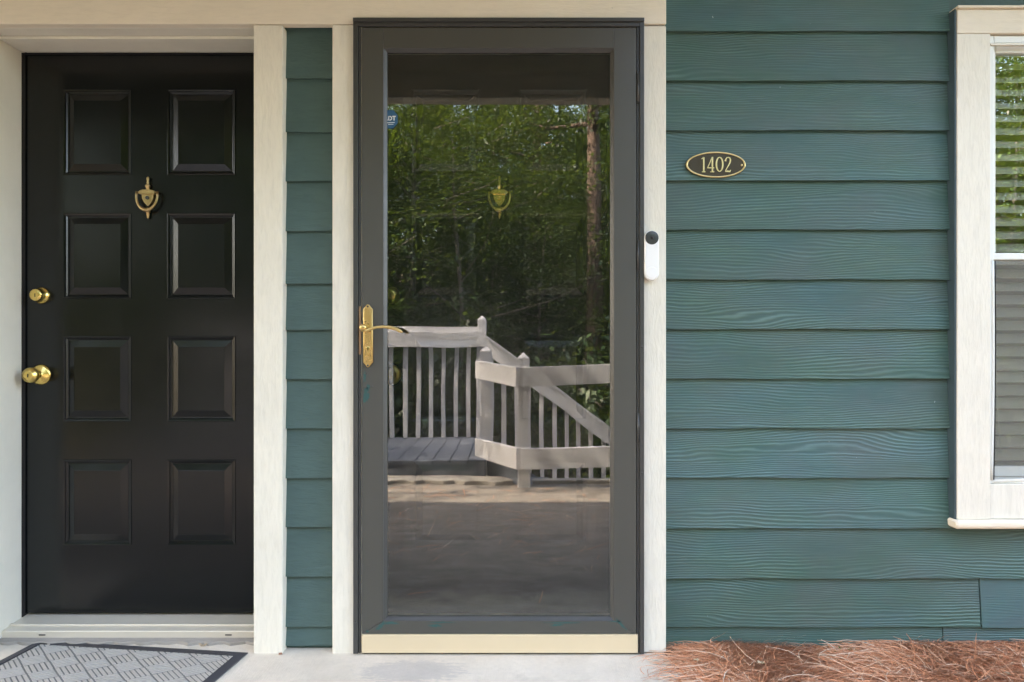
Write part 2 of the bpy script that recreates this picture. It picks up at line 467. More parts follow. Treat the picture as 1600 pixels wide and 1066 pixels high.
# wall core
zt = 2.62
LX0, LX1 = X(37, YD), X(437, YD)             # left opening
MX0, MX1 = X(566), X(995)                    # middle opening
ZH = Z(38)                                   # head of openings
WX0, WX1 = X(1496), X(1976)                  # window trim outside
core = MB()
core.box(-9.0, LX0 - .03, .047, .30, -.13, zt)
core.box(LX1 - .002, MX0 - .03, .047, .30, -.13, zt)
core.box(MX1 + .03, X(1530), .047, .30, -.13, zt)
core.box(X(1530), X(1940), .047, .16, -.13, Z(775))
core.box(X(1530), X(1940), .047, .16, Z(30), zt)
core.box(X(1940), 6.5, .047, .30, -.13, zt)
core.box(LX0 - .03, MX1 + .03, .03, .30, ZH + .045, zt)
part(core, 'wall', M['siding_smooth'])
shell = MB()
shell.box(-9.0, 1.38, .302, 5, -.13, 5.6)                                    # rest of the building
shell.box(1.38, 6.5, 2.2, 5, -.13, 5.6)
shell.box(2.9, 6.5, .302, 2.198, -.13, 2.60)
shell.box(1.382, 6.5, .302, 2.198, 2.602, 5.6)
shell.box(1.382, 2.898, .302, 2.198, -.13, .1)
shell.box(-9.0, 6.5, .052, .300, zt + .002, 5.6)
part(shell, 'building_shell', M['siding_smooth'])
rm = MB()
rm.box(1.384, 2.896, 2.15, 2.196, .102, 2.598); rm.box(1.384, 1.40, .304, 2.148, .102, 2.598); rm.box(2.88, 2.896, .304, 2.148, .102, 2.598)
rm.box(1.402, 2.878, .304, 2.148, 2.58, 2.598); rm.box(1.402, 2.878, .304, 2.148, .102, .12)
part(rm, 'room_lining', M['room'])
rf = MB()
rf.hexa([(-9.4, -.5, 5.5), (6.9, -.5, 5.5), (6.9, 2.6, 7.0), (-9.4, 2.6, 7.0), (-9.4, -.5, 5.65), (6.9, -.5, 5.65), (6.9, 2.6, 7.15), (-9.4, 2.6, 7.15)])
rf.hexa([(-9.4, 2.6, 7.0), (6.9, 2.6, 7.0), (6.9, 5.6, 5.5), (-9.4, 5.6, 5.5), (-9.4, 2.6, 7.15), (6.9, 2.6, 7.15), (6.9, 5.6, 5.65), (-9.4, 5.6, 5.65)])
part(rf, 'roof', M['roof'])
pc = MB(); pc.box(-3.4, .64, -1.05, .046, 2.50, 2.64); pc.box(-3.4, .64, -1.15, -1.052, 2.225, 2.66)
part(pc, 'porch_ceiling', M['soffit'], .005)
ev = MB(); ev.box(.642, 6.5, -.85, .046, 2.70, 2.86)  # unseen eave, made deeper to lower the light on the right wall
part(ev, 'eave', M['soffit'], .005)

# siding planks: real overlapping boards
YF = .034
def plank(x0, x1, zb, zt_, mat, name='plank', label=None, dy=0.0):
    n = max(2, int((x1-x0)/.05)); mb = MB(); w0 = random.random()*6
    vs = []; th = .0085
    for i in range(n+1):
        x = x0 + (x1-x0)*i/n
        dz = .0007*math.sin(x*9+w0) + .0005*math.sin(x*23+w0*2); dyy = dy + .0006*math.sin(x*7+w0*3)
        yb, yt = YF - .003 + dyy, YF + .0125 + dyy*.3
        zu = zt_ + .022
        vs += [(x, yb, zb+dz), (x, yt, zu), (x, yt+.002, zu), (x, yb+th, zb+dz)]
    fs = []
    for i in range(n):
        a = i*4; b = a+4
        fs += [(a, b, b+1, a+1), (a+1, b+1, b+2, a+2), (a+2, b+2, b+3, a+3), (a+3, b+3, b, a)]
    fs += [(0, 1, 2, 3), (n*4+3, n*4+2, n*4+1, n*4)]
    mb.add(vs, fs)
    o = mb.build(name, mat, house, bevel=.0012)
    if label: o['label'] = label
    return o
laps = [-29, 49, 126.6, 204, 282.3, 359, 437, 514.5, 592, 669.5, 746.5, 825.5, 904, 980]
zl = [Z(p, YF) for p in laps]
allz = [zl[0] + .165*k for k in range(1, 0, -1)] + zl
XR0 = X(1034, YF)
wx_l, wx_r = WX0 - .003, WX1 + .003
for i, zb in enumerate(allz):
    top = allz[i-1] if i else zb + .165
    py = [-60, ] + laps
    if zb > Z(8) - .02 or i <= 0:
        plank(XR0, 6.5, zb, top, M['siding'])
    elif py[i] < 830:
        plank(XR0, wx_l, zb, top if i > 1 else top, M['siding'])
        plank(wx_r, 6.5, zb, top, M['siding'])
    elif py[i] < 850:
        plank(XR0, 6.5, zb, top, M['siding'])
    elif py[i] < 920:
        plank(XR0, 6.5, zb, top, M['siding'])
    else:
        xj = X(1532, YF)
        plank(XR0, xj, zb, top, M['siding'], dy=.0012)
        plank(xj + .004, 6.5, zb - .001, top, M['siding_patch'], dy=-.0005, label='smoother bluish replacement plank below the window')
# bottom course, partly buried in the straw
plank(XR0, X(1485), -.12, zl[-1], M['siding'])
plank(X(1485) + .003, 6.5, -.12, zl[-1], M['siding'])
# plank behind the left of head: course that starts above the window runs on the right of it too
nl = [123, 207, 283, 361, 443.5, 516, 593, 670, 747, 823.5, 901, 979.5]
nz = [Z(p, YF) for p in nl]
NX0, NX1 = X(438), X(523)
prev = Z(34, YF)
for z_ in nz:
    plank(NX0, NX1, z_, prev + (.0 if prev != Z(34, YF) else -.022), M['siding_smooth']); prev = z_
plank(NX0, NX1, .012, prev, M['siding_smooth'])
for k in range(15):        # siding left of the left door, out of the photograph
    plank(-9.0, X(-80), .012 + .165*k, .012 + .165*(k+1), M['siding'])

# trim boards
def trim(x0, x1, z0, z1, mat, y0=0.0, y1=.046, name='trim_board', bevel=.0035):
    n = max(2, int((z1-z0)/.12)); m = max(1, int((x1-x0)/.25)); mb = MB()
    mb.box(x0, x1, y0, y1, z0, z1)
    return part(mb, name, mat, bevel)
trim(X(396), X(441.5), -.005, ZH - .0015, M['cream'])
trim(X(519), MX0, -.005, ZH - .0015, M['cream_rough'])
trim(MX1, X(1041), .003, Z(40) , M['cream'], .001)
trim(LX0 - .10, LX0, -.005, ZH - .0015, M['cream'])
header = trim(LX0 - .12, X(1041), ZH, Z(-30), M['cream_h'], -.002, .029, name='header_board')
jam = MB()
jam.box(LX0 - .028, LX0, .0465, YD + .05, -.02, ZH)              # left reveal
part(jam, 'door_jamb', M['white_jamb'], .002)
part(MB().box(LX1 , LX1 + .028, .0465, YD + .05, -.02, ZH), 'door_jamb', M['white_jamb'], .002)
part(MB().box(LX0, LX1, .030, YD + .05, ZH + .001, ZH + .04), 'head_jamb', M['white_jamb'], .002)
part(MB().box(LX0 + .001, LX1 - .001, .085, YD - .012, ZH - .010, ZH + .0005), 'door_stop', M['white_jamb'], .003)
part(MB().box(MX0 - .028, MX0 - .002, .0465, YD + .05, -.02, ZH), 'door_jamb', M['white_jamb'], .002)
part(MB().box(MX1 + .002, MX1 + .028, .0465, YD + .05, -.02, ZH), 'door_jamb', M['white_jamb'], .002)
part(MB().box(MX0, MX1, .030, YD + .05, ZH + .001, ZH + .04), 'head_jamb', M['white_jamb'], .002)
# thresholds
th = MB()
th.hexa([(LX0, .10, -.01), (LX1, .10, -.01), (LX1, .27, -.01), (LX0, .27, -.01), (LX0, .10, .034), (LX1, .10, .034), (LX1, .27, .052), (LX0, .27, .052)])
part(th, 'threshold', M['aluminium'], .004)
part(MB().box(LX0 + .002, LX1 - .002, .135, .147, .030, .044), 'threshold_rib', M['aluminium'], .003)
for px in (66, 357):
    part(MB().box(X(px-5, .1), X(px+5, .1), .0985, .1005, .019, .0225), 'weep_slot', M['hole'])
lip = []
for i in range(41):
    x = LX0 - .02 + (LX1 - LX0 + .02)*i/40; lip.append((x, .062 + .008*math.sin(i*1.9) + .010*random.random()))
part(flat_prism(lip + [(LX1, .12), (LX0-.02, .12)], -.02, .011), 'concrete_lip', M['old_concrete'], .003)

# eight-panel doors
def make_door(cx, brass, knob_brass, label, pitch, w=.914):
    d = empty('front_door', (cx, YD, 0), house)
    d['label'] = label
    z0, z1 = Z(958, YD), Z(86, YD)
    pw = 107 * S * DS; ph = 134 * S * DS
    cols = (-pitch/2, pitch/2)
    rows = [Z(p, YD) for p in (207, 400, 592, 785)]
    slab = MB(); xs = [-w/2] + [c + s*pw/2 for c in cols for s in (-1, 1)] + [w/2]
    zs = [z0] + [r + s*ph/2 for r in rows[::-1] for s in (-1, 1)] + [z1]
    for i in range(len(xs)-1):
        if i % 2 == 0: slab.box(xs[i], xs[i+1], 0, .035, z0, z1)
    for i in (1, 3):
        for j in range(0, len(zs)-1, 2): slab.box(xs[i], xs[i+1], .0, .0345, zs[j], zs[j+1])
    slab.box(-w/2, w/2, .0352, .045, z0, z1)
    slab.build('slab', M['black'], d)
    # moulded raised panel
    prof = [(0, .0002), (.0010, -.0024), (.0026, -.0027), (.0074, -.0010), (.0084, .0018), (.0096, .0022), (.0128, .0056), (.0148, .0064), (.0170, .0062), (.0395, -.0010), (.0405, -.0016), (.0420, -.0016)]
    pm = MB(); m = len(prof)
    for ins, y in prof:
        a, b = pw/2 - ins, ph/2 - ins
        pm.v += [(-a, y, -b), (a, y, -b), (a, y, b), (-a, y, b)]
    for i in range(m-1):
        for k in range(4): pm.f.append((i*4+k, i*4+(k+1) % 4, (i+1)*4+(k+1) % 4, (i+1)*4+k))
    pm.f.append(tuple((m-1)*4+k for k in range(4)))
    pme = None
    for r in rows:
        for c in cols:
            if pme is None:
                o = pm.build('panel', M['black'], d); pme = o.data
            else: o = link('panel', pme, None, d)
            o.location = (c, 0, r)
    # knocker
    kz = Z(310, YD); ks = S * DS
    k = MB()
    k.lathe((0, -.010, kz), 'z', [(.001, 33*ks), (.0045, 31.5*ks), (.0055, 29*ks), (.0035, 26*ks), (.005, 23.5*ks), (.0040, 21*ks), (.0095, 19*ks), (.0100, 17.5*ks), (.0065, 15*ks), (.0060, 11*ks), (.010, 9*ks), (.012, 8*ks)], 14)
    k.prism([(-12*ks, 10*ks), (-12.5*ks, 5*ks), (12.5*ks, 5*ks), (12*ks, 10*ks), (6*ks, 12*ks), (-6*ks, 12*ks)], -.020, -.002)
    sh = [(-9.5*ks, 5.5*ks), (-9*ks, -1*ks), (-6*ks, -7*ks), (-2*ks, -11.5*ks), (0, -13.5*ks), (2*ks, -11.5*ks), (6*ks, -7*ks), (9*ks, -1*ks), (9.5*ks, 5.5*ks)]
    k.prism(sh, -.013, 0)
    k.lathe((0, -.006, kz*0), 'z', [(.001, 0)]*2, 3) if False else None
    k2 = MB(); k2.v = [(x, y, z if abs(z) > 1 else z + kz) for x, y, z in k.v]; k2.f = k.f
    o = k2.build('knocker_plate', brass, d, .0015, True)
    ring = []
    for i in range(25):
        t = math.pi * (1.0 + i/24)
        ring.append((16.5*ks*math.cos(t) * (1.0 if abs(math.cos(t)) < .98 else 1), -.017 - .006*math.sin(math.pi*i/24), kz + 3*ks + 23*ks*math.sin(t)))
    ring = [(-16*ks, -.017, kz + 9*ks)] + ring + [(16*ks, -.017, kz + 9*ks)]
    rr = [.0035] + [.0042 + .0035*math.exp(-((i-12)/4)**2) for i in range(25)] + [.0035]
    MB().tube(ring, rr, 10).tube([(-16.5*ks, -.012, kz+8*ks), (16.5*ks, -.012, kz+8*ks)], .004, 8).build('knocker_ring', brass, d, 0, True)
    MB().lathe((0, -.009, kz), 'z', [(.0055, -19*ks), (.0085, -21*ks), (.0085, -23*ks), (.0055, -24*ks), (.0062, -27*ks), (.0042, -29*ks), (.0050, -31*ks), (.001, -33*ks)], 14).build('knocker_strike', brass, d, 0, True)
    MB().lathe((0, -.013, kz - .5*ks), 'y', [(.0065, 0), (.0065, .004), (.005, .005), (.0035, .004)], 16).build('peephole', M['bell_dark'] if brass is M['brass_old'] else brass, d, 0, True)
    # deadbolt and knob near the left edge
    kx = X(65.5, YD) - X(233.5, YD)
    dz, nz_ = Z(462, YD), Z(585.5, YD)
    MB().lathe((kx, 0, dz), 'y', [(.0305, 0), (.0305, .004), (.027, .010), (.0235, .012), (.0215, .032), (.0205, .036), (.012, .037)], 28).build('deadbolt', knob_brass, d, .0, True)
    MB().box(kx-.0012, kx+.0012, -.0378, -.030, dz-.008, dz+.005).build('keyhole', M['hole'], d)
    MB().lathe((kx - .004, 0, nz_), 'y', [(.0375, 0), (.0375, .003), (.031, .008), (.016, .012), (.0125, .016), (.0125, .030), (.020, .036), (.0265, .045), (.0275, .054), (.0250, .062), (.0165, .066), (.0160, .0675), (.012, .067)], 30).build('knob', knob_brass, d, 0, True)
    MB().box(kx-.0052, kx-.0028, -.0690, -.055, nz_-.007, nz_+.005).build('keyhole', M['hole'], d)
    return d
make_door(X(233.5, YD), M['brass_old'], M['brass'], 'black eight-panel door with tarnished brass knocker in the left recess', 162.5*S*DS)
make_door(X(780.5, YD), M['brass'], M['brass'], 'black eight-panel door with bright brass knocker behind the storm door glass', 168*S*DS)
part(MB().box(LX0 + .0005, LX0 + .006, YD - .012, YD + .04, .04, ZH - .0105), 'weatherstrip', M['gap'])
part(MB().box(LX0 + .006, LX1, YD - .010, YD + .04, Z(86, YD) + .001, ZH - .0101), 'weatherstrip', M['gap'])
part(MB().box(MX0, MX0 + .004, .12, .2, 0.0, ZH), 'weatherstrip', M['gap'])
part(MB().box(MX0 + .004, MX1 - .004, .12, .24, -.01, .045), 'threshold', M['aluminium'], .003)

# storm door
sd = empty('storm_door', (0, 0, 0), house)
sd['label'] = 'charcoal full-view storm door with large glass, brass lever and cream kick strip'
def sp(mb, name, mat, bevel=.0015, smooth=False): return mb.build(name, mat, sd, bevel, smooth)
g = .0005
sp(MB().box(X(553), X(1005.5), -.0165, -.0025, Z(37), Z(31)), 'drip_cap', M['charcoal_dark'])
sp(MB().box(X(556), X(1003), -.0105, -.0025, Z(43.5), Z(37) - g), 'frame_head', M['charcoal_dark'])
sp(MB().box(X(553), X(560.5), -.0125, -.0003, .004, Z(37) - g), 'frame_side', M['charcoal_dark'])
sp(MB().box(X(560.5) + g, X(564.5), -.006, .0, .004, Z(43.5) - g), 'frame_channel', M['charcoal_dark'])
sp(MB().box(X(998.5), X(1005.5), -.0125, .0005, .004, Z(37) - g), 'frame_side', M['charcoal_dark'])
sp(MB().box(X(994.5), X(998.5) - g, -.006, .0, .004, Z(43.5) - g), 'frame_channel', M['charcoal_dark'])
part(MB().box(X(564), X(996), .018, .030, Z(46), Z(40)), 'weatherstrip', M['gap'])
lx0, lx1 = X(566.5), X(993.5)
gx0, gx1, gz0, gz1 = X(605), X(953.5), Z(964), Z(82)
lz0, lz1 = Z(989), Z(45.5)
ly0, ly1 = -.009, .024
# mitred stiles and rails
def mitre(pts, name):
    return sp(MB().prism(pts, ly0, ly1), name, M['charcoal'], .0012)
bx0, bx1, bz0, bz1 = X(600), X(958.5), Z(968.5), Z(77)
e = .0004
mitre([(lx0, lz0), (bx0 - e, bz0), (bx0 - e, lz1), (lx0, lz1)], 'stile')
mitre([(lx1, lz0), (bx1 + e, bz0), (bx1 + e, lz1), (lx1, lz1)], 'stile')
mitre([(bx0, lz1), (bx0, bz1 + e), (bx1, bz1 + e), (bx1, lz1)], 'rail')
mitre([(lx0 + e*2, lz0), (bx0, bz0 - e), (bx1, bz0 - e), (lx1 - e*2, lz0)], 'rail')
# bevelled glazing bead
def bead(a, b, c, d_):
    return sp(MB().add([a, b, c, d_, (a[0], .016, a[2]), (b[0], .016, b[2]), (c[0], .016, c[2]), (d_[0], .016, d_[2])],
              [(0,1,2,3),(4,7,6,5),(0,4,5,1),(1,5,6,2),(2,6,7,3),(3,7,4,0)]), 'glazing_bead', M['charcoal_dark'], 0)
yo, yi = -.0075, .002
bead((bx0, yo, bz0), (bx0, yo, bz1), (gx0, yi, gz1), (gx0, yi, gz0))
bead((bx1, yo, bz0), (gx1, yi, gz0), (gx1, yi, gz1), (bx1, yo, bz1))
bead((bx0, yo, bz1), (bx1, yo, bz1), (gx1, yi, gz1), (gx0, yi, gz1))
bead((bx0, yo, bz0), (gx0, yi, gz0), (gx1, yi, gz0), (bx1, yo, bz0))
MB().box(gx0 - .004, gx1 + .004, .004, .008, gz0 - .004, gz1 + .004).build('glass', M['glass'], sd)
sp(MB().box(X(566.5), X(995.5), -.0135, .018, Z(1018), Z(989.5)), 'kick_strip', M['kick'])
sp(MB().box(X(566), X(996), -.004, .02, .0015, Z(1018.3)), 'door_sweep', M['gap'], 0)
# hinges and screws
for py in (140, 400, 668):
    sp(MB().tube([(X(996.3), -.010, Z(py+22)), (X(996.3), -.010, Z(py-22))], .0042, 10), 'hinge', M['charcoal_dark'], 0, True)
scr = MB().lathe((0, 0, 0), 'y', [(.0032, 0), (.0030, .0012), (.0018, .0020), (.0005, .0021)], 10).mesh('screw', True)
for px, py in [(556.5, 60), (556.5, 220), (556.5, 326), (556.5, 520), (556.5, 712), (556.5, 970), (1002, 86), (1002, 356), (1002, 542), (1002, 738), (1002, 1000)]:
    o = link('screw', scr, M['charcoal_dark'], sd); o.location = (X(px), -.0123, Z(py))
for px, py in [(572.5, 584), (582.5, 604)]:
    o = link('screw', scr, None, sd); o.location = (X(px), ly0 + .0002, Z(py))
# handle set
hp = [(569.0, 484), (575, 476), (577.5, 476), (584, 484), (584, 566), (578, 574), (575.5, 574), (569.0, 566)]
sp(MB().prism([P(a, b) for a, b in hp], ly0 - .009, ly0 + .0003), 'handle_plate', M['brass_lever'], .003)
hi = [(571, 488), (575.5, 482.5), (577.5, 482.5), (582, 488), (582, 562), (577.5, 567.5), (575.5, 567.5), (571, 562)]
sp(MB().prism([P(a, b) for a, b in hi], ly0 - .0105, ly0 - .008), 'plate_field', M['brass_lever'], .001)
sp(MB().lathe((X(573.5), ly0 - .010, Z(513)), 'y', [(.0135, 0), (.0125, .008), (.009, .016), (.0085, .034), (.011, .040), (.0115, .046), (.007, .050)], 20), 'lever_boss', M['brass_lever'], 0, True)
lev = [(571.5, 511), (573.0, 517), (578, 518), (585, 514.8), (594, 512.3), (604, 511.5), (614, 512.4), (623, 514.8), (631, 518.8), (633.5, 520.2)]
sp(MB().tube([(X(a), ly0 - .052, Z(b)) for a, b in lev], [.004, .0062, .0062, .0048, .0046, .0050, .0056, .0062, .0050, .0015], 12, .8), 'lever', M['brass_lever'], 0, True)
sp(MB().lathe((X(577), ly0 - .0100, Z(544.5)), 'y', [(.0075, 0), (.0072, .004), (.005, .005)], 16).box(X(575.2), X(578.8), ly0 - .0150, ly0 - .009, Z(556.5), Z(544)), 'thumb_turn', M['brass_lever'], .0008, True)
sp(MB().box(X(561.3), X(564.8), -.0072, .004, Z(554), Z(479)), 'strike_plate', M['copper'], .0006)
for py in (479.5, 571):
    o = link('screw', scr, None, sd); o.location = (X(576.3), ly0 - .0087, Z(py))
# smears of siding paint left on the frame
def smear(cx, cz, rx, rz, y, seed, rot=0):
    rg = random.Random(seed); pts = []
    for i in range(26):
        t = 2*math.pi*i/26; r = .55 + .75*rg.random()
        a, b = rx*r*math.cos(t), rz*r*math.sin(t)
        pts.append((cx + a*math.cos(rot)-b*math.sin(rot), cz + a*math.sin(rot)+b*math.cos(rot)))
    mb = MB(); vs = [(cx, y, cz)] + [(x, y, z) for x, z in pts]; n = len(pts)
    mb.add(vs, [(0, 1+i, 1+(i+1) % n) for i in range(n)])
    return mb.build('paint_smear', M['teal_smear'], sd)
yS = ly0 - .0004
for a in [(571, 588, .005, .018, 1), (573, 618, .009, .028, 2), (576, 606, .006, .012, 5), (596, 976, .022, .006, 3, .75), (612, 972, .028, .004, 4), (970, 974, .024, .004, 6, -.8), (962, 969.5, .028, .0018, 7), (690, 971, .05, .002, 8), (880, 971.5, .07, .002, 9), (680, 976, .02, .005, 10), (870, 975, .02, .004, 11), (575, 985, .006, .004, 12)]:
    x, z = P(a[0], a[1]); smear(x, z, a[2], a[3], yS, a[4], a[5] if len(a) > 5 else 0)

# window
win = empty('window', (0, 0, 0), house)
win['label'] = 'double-hung window with cream casing, white frame and closed blinds'
def wp(mb, name, mat, bevel=.0025, smooth=False): return mb.build(name, mat, win, bevel, smooth)
x0, x1 = WX0, WX1
ji, jo = X(1548), X(1925)
wp(MB().box(x0 - .004, x1 + .004, -.010, .045, Z(14), Z(10.5)), 'drip_cap', M['cream_h'], .001)
wp(MB().box(x0, x1, 0, .0455, Z(52), Z(14) - .0005), 'head_casing', M['cream_h'])
wp(MB().box(x0, ji, .001, .0455, Z(812), Z(52) - .0008), 'side_casing', M['cream'])
wp(MB().box(jo, x1, .001, .0455, Z(812), Z(52) - .0008), 'side_casing', M['cream'])
wp(MB().box(ji + .0006, jo - .0006, .004, .0455, Z(811.5), Z(757)), 'apron', M['cream_rough'])
sill = MB(); r_ = .014
prof = [(.045, Z(826)), (-.006, Z(826)), (-.0155, Z(824)), (-.018, Z(820)), (-.0155, Z(815)), (-.008, Z(812.3)), (.045, Z(812.3))]
sv = []
for x in (x0 - .012, x0 - .006, x1 + .006, x1 + .012):
    edge = x in (x0 - .012, x1 + .012)
    for y, z in prof:
        zm = Z(819)
        sv.append((x, y*.75 if edge and y < 0 else y, zm + (z-zm)*(.6 if edge else 1)))
nn = len(prof); sf = [(i*nn+k, i*nn+(k+1) % nn, (i+1)*nn+(k+1) % nn, (i+1)*nn+k) for i in range(3) for k in range(nn)]
sf += [tuple(range(nn)), tuple(range(4*nn-1, 3*nn-1, -1))]
wp(MB().add(sv, sf), 'sill', M['cream_h'], .0015, True)
wp(MB().box(x0 - .0065, x0 - .0003, .004, .0458, Z(812), Z(13)), 'edge_strip', M['edge_paint'], .001)
wp(MB().box(x1 + .0003, x1 + .0065, .004, .0458, Z(812), Z(13)), 'edge_strip', M['edge_paint'], .001)
# vinyl frame, sashes
e = .0006
wp(MB().box(ji + e, X(1557), .012, .12, Z(757) + e, Z(52) - .002), 'frame_side', M['vinyl'])
wp(MB().box(X(1916), jo - e, .012, .12, Z(757) + e, Z(52) - .002), 'frame_side', M['vinyl'])
wp(MB().box(X(1557) + e, X(1916) - e, .012, .12, Z(65), Z(52) - .002), 'frame_head', M['vinyl'])
wp(MB().box(X(1550), X(1923), .006, .014, Z(69.5), Z(66)), 'screen_track', M['aluminium'], .0008)
wp(MB().box(X(1557) + e, X(1916) - e, .012, .12, Z(757) + e, Z(751)), 'frame_sill', M['vinyl'])
sy = .028
wp(MB().box(X(1557) + e, X(1565), sy, sy + .03, Z(394), Z(65) - e), 'upper_sash_stile', M['vinyl'])
wp(MB().box(X(1908), X(1916) - e, sy, sy + .03, Z(394), Z(65) - e), 'upper_sash_stile', M['vinyl'])
wp(MB().box(X(1565) + e, X(1908) - e, sy, sy + .03, Z(77), Z(65) - e), 'upper_sash_rail', M['vinyl'])
wp(MB().box(X(1552), X(1920), sy - .012, sy + .032, Z(405), Z(394) - e), 'meeting_rail', M['vinyl'])
MB().box(X(1562), X(1911), sy + .012, sy + .016, Z(396), Z(74)).build('upper_pane', M['glass_win'], win)
# lower sash behind a bowed insect screen
ly = .062
wp(MB().box(X(1557) + e, X(1568), ly, ly + .03, Z(750), Z(406)), 'lower_sash_stile', M['vinyl'])
wp(MB().box(X(1905), X(1916) - e, ly, ly + .03, Z(750), Z(406)), 'lower_sash_stile', M['vinyl'])
wp(MB().box(X(1568) + e, X(1905) - e, ly, ly + .03, Z(750), Z(734)), 'lower_sash_rail', M['vinyl'])
MB().box(X(1566), X(1907), ly + .012, ly + .016, Z(740), Z(404)).build('lower_pane', M['glass_low'], win)
bow = [(X(1553.2) + .004*math.sin(math.pi*i/12)**2 - .004*(i/12)**2, .016, Z(753 - (753-407)*i/12) ) for i in range(13)][::-1]
bow = [(X(1555) + .0035*math.sin(math.pi*i/12) - .004*(i/12), .014, Z(407 + (751-407)*i/12)) for i in range(13)]
wp(MB().tube(bow, .0055, 8), 'screen_frame', M['vinyl'], 0, True)
wp(MB().tube([(p[0] + .0075, p[1] - .002, p[2]) for p in bow], .002, 6), 'screen_spline', M['gap'], 0, True)
wp(MB().tube([(X(1556), .014, Z(753)), (X(1700), .014, Z(749)), (X(1916), .014, Z(752))], .0055, 8), 'screen_frame', M['vinyl'], 0, True)
t = NT('insect_screen'); t.t.nodes.remove(t.b)
tr = t.n('BsdfTransparent'); df = t.n('BsdfDiffuse'); df.inputs[0].default_value = (.30, .285, .25, 1)
mx = t.n('MixShader'); mx.inputs[0].default_value = .38; t.l(tr.outputs[0], mx.inputs[1]); t.l(df.outputs[0], mx.inputs[2]); t.l(mx.outputs[0], t.out.inputs[0])
M['screen'] = t.m
scv = [(p[0] + .006, .0135, p[2]) for p in bow] + [(X(1916), .0135, p[2]) for p in bow]
MB().add(scv, [(i, i+1, 13+i+1, 13+i) for i in range(12)]).build('insect_screen', M['screen'], win)
# blinds
yb = .125
slat = MB(); sx0, sx1 = X(1566), X(1907)
sq = [(-.0185, -.0165), (-.0065, -.0030), (.0065, .0075), (.0185, .0165)]
slat.add([(x, yb + a, b) for a, b in sq for x in (sx0, sx1)] + [(x, yb + a + .0015, b - .002) for a, b in sq for x in (sx0, sx1)],
         [(0,1,3,2), (2,3,5,4), (4,5,7,6), (8,10,11,9), (10,12,13,11), (12,14,15,13), (0,8,9,1), (6,7,15,14), (0,2,10,8), (2,4,12,10), (4,6,14,12), (1,9,11,3), (3,11,13,5), (5,13,15,7)])
sm = slat.mesh('slat')
py = 84.0
while py < 735:
    o = link('slat', sm, M['blind'], win); o.location = (0, 0, Z(py, yb)); o.rotation_euler = (0, 0, 0); py += 20.2
wp(MB().box(sx0, sx1, yb - .006, yb + .006, Z(579, yb), Z(571, yb)), 'blind_rail', M['vinyl'], .001)
for px in (1579, 1660, 1760, 1880):
    wp(MB().box(X(px), X(px) + .0028, yb - .0235, yb - .0225, Z(735), Z(78)), 'ladder_cord', M['blind'], 0)
wp(MB().tube([(X(1588), yb - .028, Z(560)), (X(1590), yb - .03, Z(640)), (X(1596), yb - .028, Z(715))], .0015, 6), 'pull_cord', M['blind'], 0)

# ------------------------------------------------------------------ small things on the wall
pz = Z(258, .03); pxc = X(1118, .03)
plq = empty('house_number_plaque', (pxc, YF + .004, pz))
tag(plq, 'oval bronze plaque with raised gold number 1402 on the teal siding', 'plaque')
def ell(a, b, n=56): return [(a*math.cos(2*math.pi*i/n), b*math.sin(2*math.pi*i/n)) for i in range(n)]
A, B = 47*S*1.01, 20.7*S*1.01
MB().prism(ell(A, B), -.012, .006).build('backplate', M['bronze'], plq, .002)
rim = MB(); o1, o2 = ell(A*.995, B*.99), ell(A*.945, B*.885); n = 56
rim.add([(x, -.0118, z) for x, z in o1] + [(x*.985, -.0148, z*.975) for x, z in o1] + [(x, -.0148, z) for x, z in o2] + [(x*.99, -.0118, z*.985) for x, z in o2],
        [(i+k*n, (i+1) % n+k*n, (i+1) % n+(k+1)*n, i+(k+1)*n) for k in range(3) for i in range(n)])
rim.build('rim', M['gold'], plq, 0, True)
U = S*1.01
def stroke(mb, pts, w, y0=-.0142, y1=-.0118, close=False):
    pts = [Vector((x*U, z*U)) for x, z in pts]; m = len(pts)
    if not hasattr(w, '__len__'): w = [w]*m
    L, Rr = [], []
    for i in range(m):
        a = pts[(i-1) % m] if close or i else pts[i]; b = pts[(i+1) % m] if close or i < m-1 else pts[i]
        d = (b-a).normalized(); nn = Vector((-d.y, d.x))*w[i]*U/2
        L.append(pts[i]+nn); Rr.append(pts[i]-nn)
    k = m if close else m-1
    vs = [(p.x, y0, p.y) for p in L] + [(p.x, y0, p.y) for p in Rr] + [(p.x, y1, p.y) for p in L] + [(p.x, y1, p.y) for p in Rr]
    fs = []
    for i in range(k):
        j = (i+1) % m
        fs += [(i, j, m+j, m+i), (i, 2*m+i, 2*m+j, j), (m+i, m+j, 3*m+j, 3*m+i)]
    if not close: fs += [(0, m, 3*m, 2*m), (m-1, 2*m-1, 4*m-1, 3*m-1)]
    mb.add(vs, fs)
def digit(fn): 
    mb = MB(); fn(mb); return mb.build('numeral', M['gold'], plq)
